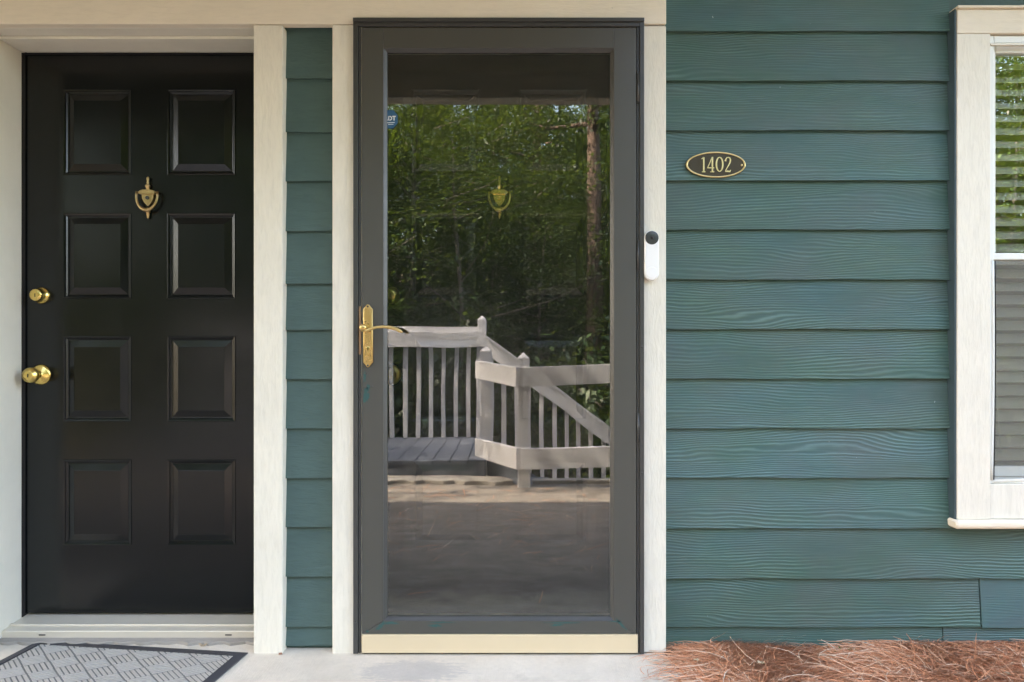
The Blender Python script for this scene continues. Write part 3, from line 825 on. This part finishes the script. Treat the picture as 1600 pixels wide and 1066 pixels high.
# photo pixels relative to the plaque centre, figures 24 px high
def d1(m): stroke(m, [(-19.2, 11.5), (-19.2, -11)], 2.2); stroke(m, [(-22.6, 9.0), (-21, 9.8), (-19.3, 11.4)], [1, 1.5, 1.6]); stroke(m, [(-22, -11.2), (-16.6, -11.2)], 1.5)
def d4(m): stroke(m, [(-5.6, 12), (-5.6, -11)], 2.2); stroke(m, [(-6, 12), (-9.5, 3), (-13.2, -5)], 1.2); stroke(m, [(-13.6, -5.0), (-2.8, -5.0)], 1.5); stroke(m, [(-9, -11.3), (-2.8, -11.3)], 1.4)
def d0(m): stroke(m, [(5.6 + 5.0*math.cos(2*math.pi*i/28), .4 + 11.0*math.sin(2*math.pi*i/28)) for i in range(28)], [1.1 + 1.2*abs(math.cos(2*math.pi*i/28)) for i in range(28)], close=True)
def d2(m):
    stroke(m, [(14.8, 5.4), (15.3, 8.2), (17, 10.9), (19.2, 11.4), (21.6, 10.2), (22.6, 7.2), (22.0, 3.6), (19.6, -1.4), (16.6, -6.2), (14.8, -10)], [2.6, 1.8, 1.3, 1.2, 1.7, 2.1, 2.0, 1.6, 1.2, 1.2])
    stroke(m, [(14.4, -10.6), (18, -10.4), (22, -10.9), (22.9, -8.4)], [1.6, 2.2, 2.0, 1.0])
for f_ in (d1, d4, d0, d2): digit(f_)
for sx in (-1, 1):
    MB().lathe((sx*40.5*U, -.0118, -.6*U), 'y', [(.0038, 0), (.0034, .0016), (.0012, .0020)], 12).build('screw', M['gold'] if sx > 0 else M['bronze'], plq, 0, True)

bell = empty('doorbell_camera', (X(1016.5), .001, Z(439)))
tag(bell, 'white pill-shaped video doorbell with dark round lens on the cream trim', 'doorbell')
bw, bh = 11.3*S, 77*S
pill = [(bw*math.cos(math.pi + math.pi*i/16), bw + bw*math.sin(math.pi + math.pi*i/16)) for i in range(17)] + [(bw*math.cos(math.pi*i/16), bh - bw + bw*math.sin(math.pi*i/16)) for i in range(17)]
MB().prism(pill, -.023, 0).build('body', M['bell_white'], bell, .005, seg=4)
MB().lathe((0, -.0225, bh - bw), 'y', [(bw*.93, 0), (bw*.93, .0010), (bw*.85, .0016), (.004, .0016)], 32).build('lens_cover', M['bell_dark'], bell, 0, True)
MB().lathe((0, -.0240, bh - bw), 'y', [(.0052, 0), (.0046, .0012), (.001, .0008)], 20).build('lens', M['hole'], bell, 0, True)
MB().lathe((0, -.0228, bw*1.05), 'y', [(bw*.80, 0), (bw*.78, .0008), (bw*.70, .0009), (.002, .0006)], 32).build('button', M['bell_white'], bell, 0, True)

stk = empty('window_sticker', (X(609.5), .0036, Z(186)))
tag(stk, 'small blue octagonal security sticker at the left edge of the storm glass', 'sticker')
oc = [(12.6*S*math.cos(R(22.5+45*i)), 15.5*S*math.sin(R(22.5+45*i))) for i in range(8)]
MB().prism(oc, -.0004, .0003).build('disc', M['sticker_blue'], stk)
lt = MB()
def ss(pts, w, close=False): stroke(lt, pts, w, -.0009, -.0003, close)
ss([(-9.5, -2), (-6.8, 5), (-4.2, -2)], 1.5); ss([(-8.4, .2), (-5.4, .2)], 1.0)
ss([(-2.4, 4.4), (-2.4, -1.4), (.2, -1.4), (2.0, .2), (2.3, 1.5), (2.0, 2.9), (.2, 4.4)], 1.5, True)
ss([(3.2, 4.4), (8.6, 4.4)], 1.6); ss([(5.9, 4.4), (5.9, -2)], 1.6)
lt.build('lettering', M['sticker_white'], stk)
l2 = MB(); lt = l2; ss([(-5, -5.5), (7, -5.0)], .9); ss([(-3, -8.2), (5, -7.8)], .7)
l2.build('small_print', M['sticker_white'], stk)

# ------------------------------------------------------------------ doormat
mat_ang = math.atan2(0 - .098, -.873 + 1.631)
mroot = empty('doormat', (-1.631, .096, 0.0), rz=mat_ang)
tag(mroot, 'grey ribbed doormat with dark rubber border askew before the left door', 'doormat')
mw, md = .764, .46
bd = .030
MB().box(0, mw, -md, 0, .0005, .004).build('rubber_base', M['mat_base'], mroot, .001)
br = MB(); sl_ = .010
for (a, b, c, d_) in [((0,0),(mw,0),(mw-bd,-bd),(bd,-bd)), ((mw,0),(mw,-md),(mw-bd,-md+bd),(mw-bd,-bd)), ((mw,-md),(0,-md),(bd,-md+bd),(mw-bd,-md+bd)), ((0,-md),(0,0),(bd,-bd),(bd,-md+bd))]:
    br.add([(*a, .0042), (*b, .0042), (*c, .0085), (*d_, .0085), (*c, .003), (*d_, .003)], [(0,1,2,3), (3,2,4,5)])
br.build('border', M['mat_border'], mroot)
def clip(poly, ax, lim, sgn):
    out = []
    for i in range(len(poly)):
        a, b = poly[i], poly[(i+1) % len(poly)]; da, db = sgn*(a[ax]-lim), sgn*(b[ax]-lim)
        if da >= 0: out.append(a)
        if da*db < 0:
            t_ = da/(da-db); out.append((a[0]+(b[0]-a[0])*t_, a[1]+(b[1]-a[1])*t_))
    return out
ribs = MB(); c45 = math.sqrt(.5); cell = .078; fx0, fx1, fy0, fy1 = bd+.003, mw-bd-.003, -md+bd+.003, -bd-.003
for i in range(-9, 12):
    for j in range(-9, 12):
        for k in range(5):
            q0, q1 = (k+.16)*cell/5, (k+.84)*cell/5; e0, e1 = .003, cell-.003
            rect = [(e0, q0), (e1, q0), (e1, q1), (e0, q1)] if (i+j) % 2 else [(q0, e0), (q1, e0), (q1, e1), (q0, e1)]
            pl = []
            for a, b in rect:
                a += i*cell; b += j*cell
                pl.append((mw/2 + (a-b)*c45, -md/2 + (a+b)*c45*.8))
            for ax, lim, sg in ((0, fx0, 1), (0, fx1, -1), (1, fy0, 1), (1, fy1, -1)):
                if len(pl) > 2: pl = clip(pl, ax, lim, sg)
            if len(pl) > 2:
                n = len(pl); cx_ = sum(p[0] for p in pl)/n; cy_ = sum(p[1] for p in pl)/n
                vs = [(x, y, .004) for x, y in pl] + [(cx_+(x-cx_)*.93, cy_+(y-cy_)*.93, .0058) for x, y in pl]
                ribs.add(vs, [tuple(range(n, 2*n))] + [(q, (q+1) % n, (q+1) % n+n, q+n) for q in range(n)])
rb = ribs.build('pile_rib', M['mat_rib'], mroot); rb['kind'] = 'stuff'

# dry leaves on the concrete
def dry_leaf(x, y, r, mat, label, seed):
    rg = random.Random(seed); n = 13; mb = MB(); pts = []
    for i in range(n):
        t_ = 2*math.pi*i/n; q = r*(.55 + .6*rg.random())
        pts.append((q*math.cos(t_), q*.7*math.sin(t_), .001 + r*.55*rg.random()))
    vs = [(0, 0, .002)] + pts + [(0, 0, .0008)] + [(a, b, c-.0006) for a, b, c in pts]
    fs = [(0, 1+i, 1+(i+1) % n) for i in range(n)] + [(n+1, n+2+(i+1) % n, n+2+i) for i in range(n)] + [(1+i, n+2+i, n+2+(i+1) % n, 1+(i+1) % n) for i in range(n)]
    o = mb.add(vs, fs).build('dry_leaf', mat); o.location = (x, y, .0005); o.rotation_euler = (0, 0, rg.random()*6)
    tag(o, label, 'leaf', 'dry leaves on the concrete')
def G(px, py, z=0.0):
    k = (CZ - z) / ((py - VY) * S); return ((px-VX)*S*k, -D + D*k)
gx_, gy_ = G(157, 1002.5); dry_leaf(gx_, gy_, .020, M['dry_leaf'], 'crumpled red-brown leaf at the far edge of the doormat', 1)
gx_, gy_ = G(313, 1013.5); dry_leaf(gx_, gy_ + .02, .014, M['dry_leaf_pale'], 'pale tan leaf at the right half of the doormat edge', 2)
gx_, gy_ = G(440, 1021); dry_leaf(gx_, gy_ - .01, .010, M['dry_leaf'], 'small brown leaf at the foot of the cream post by the niche', 3)

# ------------------------------------------------------------------ pine straw bed
def bed_h(x, y):
    e = np.clip((x - (.53 - y*.06)) / .16, 0, 1)
    h = -.004 + .010*e + .008*np.sin(x*5.2+.4)*e + .004*np.sin(x*11+1.0)*e + .005*np.sin(y*7+x*3)*e
    return h - .016*np.exp(-((x-1.06)/.10)**2)*np.exp(-(y/.15)**2)
xs = np.linspace(.50, 4.4, 90); ys = np.linspace(.040, -1.3, 34)
gx, gy = np.meshgrid(xs, ys); gx = np.where(gx < .60, np.maximum(gx, .505-gy*.09), gx)
gz = bed_h(gx, gy) - .006
n = len(xs); i, j = np.meshgrid(np.arange(n-1), np.arange(len(ys)-1)); a = (j*n+i).ravel()
tag(raw('mulch_bed', np.stack([gx, gy, gz], -1).reshape(-1, 3), np.stack([a, a+1, a+n+1, a+n], 1), M['straw_bed'], smooth=True), kind='structure')
def needles(N, xr, yr, lift, hfun, lmin=.10, lmax=.20, w=.0011, clump=True, cv=1.0):
    x = RNG.uniform(*xr, N); y = RNG.uniform(*yr, N)
    ang = RNG.uniform(0, 2*np.pi, N)
    if clump: ang = np.where(RNG.random(N) < .65, RNG.normal(.15, .55, N) + np.sin(x*4.1)*.8, ang)
    L = RNG.uniform(lmin, lmax, N); curv = RNG.normal(0, cv, N); tilt = RNG.normal(.0, .045, N); tilt = np.where(RNG.random(N) < .006, RNG.uniform(.1, .4, N), tilt)
    K = 5; V = np.zeros((N, K, 2, 3)); ww = w*RNG.uniform(.7, 1.5, N)
    base = hfun(x, y) + RNG.uniform(0, lift, N)
    px_, py_ = x.copy(), y.copy(); a_ = ang - curv*.5
    for k in range(K):
        s = k/(K-1)
        zz = np.maximum(base + np.sin(np.pi*s)*.008*RNG.random(N) + tilt*L*s, hfun(px_, py_)*.5+.001)
        nx, ny = -np.sin(a_), np.cos(a_); wk = ww*(1-.75*s**3)
        V[:, k, 0] = np.stack([px_+nx*wk, py_+ny*wk, zz], -1); V[:, k, 1] = np.stack([px_-nx*wk, py_-ny*wk, zz+.0006], -1)
        px_ = px_ + np.cos(a_)*L/(K-1); py_ = np.minimum(py_ + np.sin(a_)*L/(K-1), .030); a_ = a_ + curv/(K-1)
    idx = (np.arange(N)*K*2)[:, None] + (np.arange(K-1)*2)[None]
    F = np.stack([idx, idx+2, idx+3, idx+1], -1).reshape(-1, 4)
    return V.reshape(-1, 3), F
v1, f1 = needles(30000, (.55, 1.95), (-.34, .028), .016, bed_h, .07, .19, .0009)
v2, f2 = needles(6000, (.62, 3.6), (-1.25, -.3), .016, bed_h, w=.0016)
V = np.concatenate([v1, v2]); F = np.concatenate([f1, f2 + len(v1)])
tag(raw('pine_straw', V, F, M['straw']), 'loose red-brown pine straw heaped along the foot of the teal siding', 'pine straw', kind='stuff')
v3, f3 = needles(420, (-1.4, 1.2), (-2.8, -.9), .002, lambda x, y: np.zeros_like(x) + .001, .06, .17, .0012, False, .35)
v5, f5 = needles(30, (-1.0, 1.0), (-2.7, -.4), .002, lambda x, y: np.zeros_like(x) + .002, .08, .22, .0025, False, .3)
v3 = np.concatenate([v3, v5]); f3 = np.concatenate([f3, f5 + len(v3) - len(v5)])
v4, f4 = needles(14, (.40, .60), (-.22, -.02), .002, lambda x, y: np.zeros_like(x) + .001, .06, .13, .0009, False)
tag(raw('fallen_needles', np.concatenate([v3, v4]), np.concatenate([f3, f4+len(v3)]), M['straw']), 'stray pine needles scattered over the concrete walk', 'pine needles', kind='stuff')
sprig = MB()
for k in range(7):
    a_ = k*.9; L = .018 + .006*(k % 3); cx_, cy_ = .012*math.cos(a_), .008*math.sin(a_)
    sprig.add([(cx_, cy_, .0), (cx_+L*math.cos(a_)-.004*math.sin(a_), cy_+L*.5*math.sin(a_)+.004*math.cos(a_), .012), (cx_+1.7*L*math.cos(a_), cy_+L*.8*math.sin(a_), .010), (cx_+L*math.cos(a_)+.004*math.sin(a_), cy_+L*.5*math.sin(a_)-.004*math.cos(a_), .010)], [(0,1,2,3)])
o = sprig.build('weed_sprig', M['leaf_c']); o.location = (X(1318), -.012, .006); tag(o, 'tiny green weed sprouting from the pine straw against the siding', 'weed')

for px, py, r, lab, sd_ in ((1088, 1031, .011, 'pale square bark chip near the left end of the pine straw', 21), (1190, 1036, .013, 'pale dry leaf lying on the pine straw below the number plaque', 22), (1572, 1052, .016, 'curled tan leaf at the right end of the pine straw', 23)):
    gx_, gy_ = G(px, py, .03); dry_leaf(gx_, gy_, r, M['dry_leaf_pale'], lab, sd_)
    bpy.data.objects[[o.name for o in bpy.data.objects if o.name.startswith('dry_leaf')][-1]].location.z = .028
# ------------------------------------------------------------------ deck and railing behind the camera (seen in the glass)
def RY(px, py, Y):
    k = (D + Y)/D; return ((px-VX)*S*k, CZ + (VY-py)*S*k)
deck = empty('wooden_deck', (-1.5, -3.8, -.6))
tag(deck, 'slate-painted wooden deck with grey-white railing reflected in the storm door glass', 'deck')
def dk(mb, name, mat, bevel=.003): return local(mb.build(name, mat, None, bevel), deck)
zd = .144
for k in range(23):
    xa = -.20 - .140*k
    dk(MB().box(xa - .134, xa, -4.50 + .004*random.random(), -3.05 - .012*random.random(), zd - .032, zd + .002*random.random()), 'board', M['deck'], .004)
dk(MB().box(-3.42, -.202, -3.110, -3.072, -.02, zd - .034), 'fascia', M['deck'])
dk(MB().box(-3.42, -.202, -4.49, -4.45, -.6, zd - .034), 'fascia', M['deck'])
for x in (-3.3, -1.8, -.35): dk(MB().box(x-.045, x+.045, -4.44, -4.35, -1.3, zd - .034), 'footing_post', M['post'])
def post(x, Y, z0, ztip, name='post'):
    h = .0445; mb = MB(); zc = ztip - .042
    mb.box(x-h, x+h, -Y-h, -Y+h, z0, zc - .0005)
    mb.add([(x-h, -Y-h, zc), (x+h, -Y-h, zc), (x+h, -Y+h, zc), (x-h, -Y+h, zc), (x, -Y, ztip)], [(0,1,4), (1,2,4), (2,3,4), (3,0,4), (3,2,1,0)])
    return dk(mb, name, M['post'], .004)
YR = 4.46
post(-.293, YR, -.6, RY(753, 492, YR)[1]); post(-2.2, YR, -.6, RY(753, 492, YR)[1])
zt0, zt1 = RY(700, 518.5, YR)[1], RY(700, 542.5, YR)[1]
dk(MB().beam((-3.42, -YR+.062, zt1), (-.25, -YR+.062, zt1), .034, zt0-zt1), 'top_rail', M['rail'])
dk(MB().beam((-3.42, -YR+.028, zt0 - .035), (-.339, -YR+.028, zt0 - .035), .030, .088), 'cap_rail', M['rail'])
k = 0
x = -.293 - .125
while x > -3.4:
    if abs(x + 2.2) > .06:
        j = .004*math.sin(k*1.7)
        dk(MB().beam((x + j, -YR+.02, zd - .09), (x + j + .0001, -YR+.02, zd - .09), .038, .0) if False else MB().hexa([(x-.02, -YR-.02, zd+.001), (x+.02, -YR-.02, zd+.001), (x+.02, -YR+.012, zd+.001), (x-.02, -YR+.012, zd+.001), (x-.02+j*2, -YR-.02, zt0-.03), (x+.02+j*2, -YR-.02, zt0-.03), (x+.02+j*2, -YR+.012, zt0-.03), (x-.02+j*2, -YR+.012, zt0-.03)]), 'baluster', M['post'], .002)
    x -= .1255; k += 1
# stairs going down to the right behind the near guard
xt, zt_ = RY(760.3, 524.5, YR); xe, ze = RY(953, 667, YR); slope = (ze-zt_)/(xe-xt)
xl = 1.75; hb = .178
dk(MB().beam((xt, -YR+.062, zt_-hb), (xl, -YR+.062, zt_-hb+slope*(xl-xt)), .034, hb-.034), 'stair_rail', M['rail'])
dk(MB().beam((xt, -YR+.045, zt_-.032), (xl, -YR+.045, zt_-.032+slope*(xl-xt)), .088, .032), 'stair_cap', M['rail'])
x = RY(826.5, 0, YR)[0] - .1215*4
while x < 1.7:
    zt2 = zt_ + slope*(x-xt) - .05
    if x > -.2: dk(MB().box(x-.019, x+.019, -YR-.02, -YR+.026, max(-.75 + slope*(x+.2)*.9, -1.9) if x > -.1 else .1, zt2), 'baluster', M['post'], .002)
    x += .1215
post(1.80, YR, -1.6, zt_+slope*(1.8-xt)+.18)
for k in range(6):
    xa = -.19 + .265*k; za = zd - .185*(k+1)
    dk(MB().box(xa, xa + .275, -4.42, -3.42, za - .036, za), 'tread', M['deck'], .003)
for Y in (3.38, 4.44):
    dk(MB().beam((-.20, -Y, zd-.34), (1.5, -Y, zd-.34-1.7*.70), .036, .27), 'stringer', M['deck'])
# near guard
p1, p2 = (-.206, 3.30), (.0846, 2.80)
post(p1[0], p1[1], -.1, RY(760, 541, 3.3)[1]); post(p2[0], p2[1], -.1, RY(818, 551, 2.8)[1]); post(2.3, 2.78, -.1, 1.02)
def guard(pa, pb, za0, zb0, h, name):
    a, b = Vector((pa[0], -pa[1])), Vector((pb[0], -pb[1])); d_ = (b-a).normalized(); nn = Vector((-d_.y, d_.x))
    if nn.y < 0: nn = -nn
    o_ = nn*.064
    return dk(MB().beam((a.x+o_.x-d_.x*.03, a.y+o_.y-d_.y*.03, za0), (b.x+o_.x+d_.x*.028, b.y+o_.y+d_.y*.028, zb0), .036, h), name, M['rail'])
guard(p1, p2, .914-.145, .872-.142, .143, 'guard_rail')
guard(p1, p2, .289-.150, .284-.150, .148, 'guard_rail')
p2b = (p2[0] - .008, p2[1])
guard((p2[0]+.010, p2[1]), (2.3, 2.78), .869-.135, .955-.14, .140, 'guard_rail')
guard((p2[0]+.010, p2[1]), (2.3, 2.78), .284-.148, .36-.15, .148, 'guard_rail')
def skirt(pa, pb, z0, z1):
    a, b = Vector((pa[0], -pa[1], z0)), Vector((pb[0], -pb[1], z0)); return dk(MB().beam(a, b, .03, z1-z0), 'skirt_board', M['deck'])
skirt((p1[0]+.02, p1[1]-.03), (p2[0]-.02, p2[1]+.03), .0, .15)
dk(MB().box(-.085, -.047, -3.13, -3.09, .13, .76), 'baluster', M['post'], .002)
tb = MB().box(.15, 2.6, -2.965, -2.885, -.12, .030)
o = tb.build('timber_edging', M['old_concrete'], None, .006); tag(o, 'low grey timber edging at the far right side of the concrete walk', 'edging')

# ------------------------------------------------------------------ woodland behind the camera
def leaf_cloud(centres, N, spread, size, flat, seed):
    rg = np.random.default_rng(seed)
    c = centres[rg.integers(0, len(centres), N)]
    p = c + rg.normal(0, 1, (N, 3)) * np.asarray(spread)
    az = rg.uniform(0, 2*np.pi, N); tl = rg.normal(0, flat, N); rl = rg.normal(0, flat, N)
    d = np.stack([np.cos(az)*np.cos(tl), np.sin(az)*np.cos(tl), np.sin(tl) - .15], -1)
    s = np.stack([-np.sin(az)*np.cos(rl), np.cos(az)*np.cos(rl), np.sin(rl)], -1)
    L = size*rg.uniform(.6, 1.35, N)[:, None]; W = L*.52
    V = np.stack([p, p + d*L*.45 + s*W*.5, p + d*L, p + d*L*.45 - s*W*.5], 1)
    V[:, 1, 2] += .12*W[:, 0]; V[:, 3, 2] += .12*W[:, 0]
    F = np.arange(N*4).reshape(N, 4)
    return V.reshape(-1, 3), F
def limb_path(p0, az, L, rise, droop, rg, n=6):
    pts = [p0]; 
    for i in range(1, n):
        s = i/(n-1); a = az + .35*math.sin(3*s+rg.random()*3)
        pts.append((p0[0] + L*s*math.cos(a), p0[1] + L*s*math.sin(a), p0[2] + rise*s - droop*s*s + .1*(rg.random()-.5)))
    return pts
def make_tree(name, H, r0, zlow, nlimb, Lmax, N, size, mleaf, mbark, seed, lean=.25, crown_pow=.6, flat=.55, spread=(.21, .21, .09)):
    rg = random.Random(seed)
    root = empty(name, (0, 0, 0))
    path = []; ph = rg.random()*6
    for i in range(12):
        s = i/11; path.append((lean*s*math.cos(ph) + .10*math.sin(s*5+ph), lean*s*math.sin(ph) + .10*math.sin(s*4), H*s - .4*(i == 0)))
    rad = [r0*(1.25 if i == 0 else 1)*(1-.82*(i/11)) for i in range(12)]
    tk = MB().tube(path, rad, 12)
    cen = []
    for k in range(nlimb):
        s = (zlow + (H-zlow)*((k+rg.random())/nlimb))/H; s = min(s, .97)
        i = min(int(s*11), 10); f_ = s*11-i
        p0 = tuple(path[i][q]*(1-f_)+path[i+1][q]*f_ for q in range(3))
        u = (s*H-zlow)/(H-zlow)
        L = Lmax*(.35 + .65*math.sin(math.pi*min(1, (u*.8+.18)))**crown_pow)*(.7+.5*rg.random())
        pts = limb_path(p0, k*2.4+rg.random()*1.2, L, L*(.15+.35*rg.random()+.4*u), L*.32*rg.random(), rg)
        rr = r0*.32*(1-.6*u)
        tk.tube(pts, [max(rr*(1-.85*q/5), .006) for q in range(6)], 6)
        for q in range(1, 6):
            for m in range(1 + q):
                sp_ = .10*L*q/5
                cen.append((pts[q][0]+rg.gauss(0, sp_+.08), pts[q][1]+rg.gauss(0, sp_+.08), pts[q][2]+rg.gauss(0, .10*L)+.05))
    tk.build('trunk', mbark, root, 0, True)
    V, F = leaf_cloud(np.array(cen), N, spread, size, flat, seed)
    raw('crown', V, F, mleaf, root)
    return root
def make_bush(name, H, Rr, N, size, mleaf, seed):
    rg = random.Random(seed); root = empty(name, (0, 0, 0)); cen = []; st = MB()
    for k in range(13):
        a = rg.random()*6.28; L = H*(.55+.5*rg.random()); sp_ = Rr*(.3+.7*rg.random())
        pts = [(0.08*math.cos(a), .08*math.sin(a), -.25)] + [(sp_*s*s*math.cos(a+.4*s), sp_*s*s*math.sin(a+.4*s), L*s) for s in (.3, .55, .8, 1)]
        st.tube(pts, [.018, .015, .012, .008, .004], 5)
        for q in range(1, 5):
            for m in range(3): cen.append((pts[q][0]+rg.gauss(0, .22*Rr), pts[q][1]+rg.gauss(0, .22*Rr), pts[q][2]+rg.gauss(0, .1*H)))
    st.build('stems', M['bark_grey'], root, 0, True)
    V, F = leaf_cloud(np.array(cen), N, (.20, .20, .13), size, .6, seed)
    V[:, 2] = np.maximum(V[:, 2], -.1)
    raw('foliage', V, F, mleaf, root)
    return root
def gz_at(Y): return -.13 - (Y-2.96)*.55 if Y < 4.6 else -1.03 - (min(Y, 16)-4.6)*.04 + (max(min(Y, 90)-24, 0))*.24

tA = make_tree('broadleaf_tree', 7.6, .11, .6, 34, 2.3, 26000, .082, M['leaf_a'], M['bark_grey'], 11)
tB = make_tree('understory_tree', 5.2, .06, .3, 26, 1.9, 22000, .068, M['leaf_b'], M['bark_grey'], 12, flat=.4, spread=(.20, .20, .065))
tC = make_tree('maple_sapling', 4.6, .05, .3, 24, 1.7, 17000, .068, M['leaf_c'], M['bark_grey'], 13, flat=.35, spread=(.20, .20, .06))
tP = make_tree('pine_tree', 11.0, .165, 5.5, 26, 1.9, 12000, .10, M['leaf_b'], M['bark_pine'], 14, lean=.4)
bA = make_bush('shrub', 1.7, .9, 7000, .085, M['leaf_b'], 15)
bB = make_bush('bright_shrub', 1.3, .8, 5500, .08, M['leaf_c'], 16)

protos = {'A': tA, 'B': tB, 'C': tC, 'P': tP, 'a': bA, 'b': bB}
used = set()
LAB = {'A': ('tall broadleaf tree of the woodland beyond the deck railing', 'tree', 'tall broadleaf trees beyond the railing'),
       'B': ('slender dark-leaved tree in the woodland shade beyond the railing', 'tree', 'dark understory trees beyond the railing'),
       'C': ('light green sapling with layered leaves beyond the deck railing', 'tree', 'light green saplings beyond the railing'),
       'P': ('tall straight pine with bare red-brown trunk beyond the railing', 'tree', 'pines beyond the railing'),
       'a': ('dark leafy shrub on the slope below the deck railing', 'shrub', 'dark shrubs below the railing'),
       'b': ('bright green shrub catching light below the deck railing', 'shrub', 'bright shrubs below the railing')}
def plant(kind, x, Y, rz, sc=1.0, label=None):
    o = protos[kind] if kind not in used else copy_tree(protos[kind]); used.add(kind)
    o.location = (x, -Y, gz_at(Y)); o.rotation_euler = (0, 0, rz); o.scale = (sc, sc, sc)
    l_, c_, g_ = LAB[kind]; tag(o, label or l_, c_, g_)
def RX(px, Y): return (px-VX)*S*(D+Y)/D
rg = random.Random(5)
plant('P', RX(915, 9.0), 9.0, .3, 1.0, 'large pine whose red-brown trunk shows at the right of the glass')
plant('A', RX(662, 10.5), 10.5, 1.0, 1.0, 'pale-trunked tree showing near the left edge of the storm glass')
plant('P', RX(858, 14), 14, 2.0, 1.1, 'distant pine whose trunk shows high in the middle of the glass')
trees = [('B', -1.0, 8.2), ('C', -2.6, 7.6), ('B', 1.4, 11.0), ('C', .6, 10.0), ('B', -.3, 12.5), ('A', -3.6, 12.0), ('A', 3.2, 12.5), ('C', 2.6, 8.0),
         ('B', 3.8, 9.6), ('A', -.4, 15.0), ('A', 1.9, 15.5), ('A', -2.3, 14.5), ('A', -6.2, 14.0), ('B', -5.0, 9.0), ('A', 6.5, 12.5), ('C', 6.2, 8.6), ('A', 9.8, 13.0), ('C', 9.4, 10.5), ('B', 8.4, 9.0),
         ('A', 13.0, 12.0), ('B', 12.2, 9.0), ('A', 3.0, 18.5), ('A', .6, 19.0), ('A', -1.6, 18.0), ('A', -4.2, 18.0), ('A', 5.2, 17.0), ('A', 7.8, 17.5), ('P', -8.0, 12.0), ('A', 16.5, 14.0), ('C', 14.6, 8.8), ('P', 11.0, 15.0), ('A', 12.4, 16.0), ('A', 8.8, 11.5), ('A', 10.6, 11.2), ('A', 11.8, 13.6), ('A', 14.2, 11.0), ('A', -5.0, 22.5), ('A', -2.6, 23.5), ('A', -.4, 22.0), ('A', 1.8, 24.0), ('A', 4.2, 22.5), ('A', 6.8, 23.5), ('B', -1.4, 20.5), ('B', 2.2, 20.5), ('B', .8, 13.6), ('B', 4.4, 14.5)]
for i, (k_, x, Y) in enumerate(trees): plant(k_, x, Y, rg.random()*6.28, (.85 + .25*rg.random())*(1 + max(0, Y-12)*.035))
for x_, Y_, s_ in ((-5.4, 7.0, 1.05), (-6.0, 10.2, 1.25), (-6.6, 13.4, 1.35), (-10.4, 6.5, 1.35), (-10.9, 10.5, 1.5), (-11.4, 15.0, 1.5), (-5.4, 17.5, 1.3)): plant('A', x_, Y_, x_*3.1, s_, 'unseen tall broadleaf tree added left of the deck to cast dappled shade')  # unseen trees added on the left to break the sun into dapples
plant('A', -7.6, 1.6, .8, 1.0, 'unseen broadleaf tree added at the left end of the walk to cast dappled shade')  # another unseen tree, added to dapple the sun on walk and rails
for i in range(26):
    x = -5.5 + 12.0*((i*.618) % 1.0); Y = 5.9 + 5.5*rg.random()
    plant('a' if i % 3 else 'b', x, Y, rg.random()*6.28, .75 + .6*rg.random())
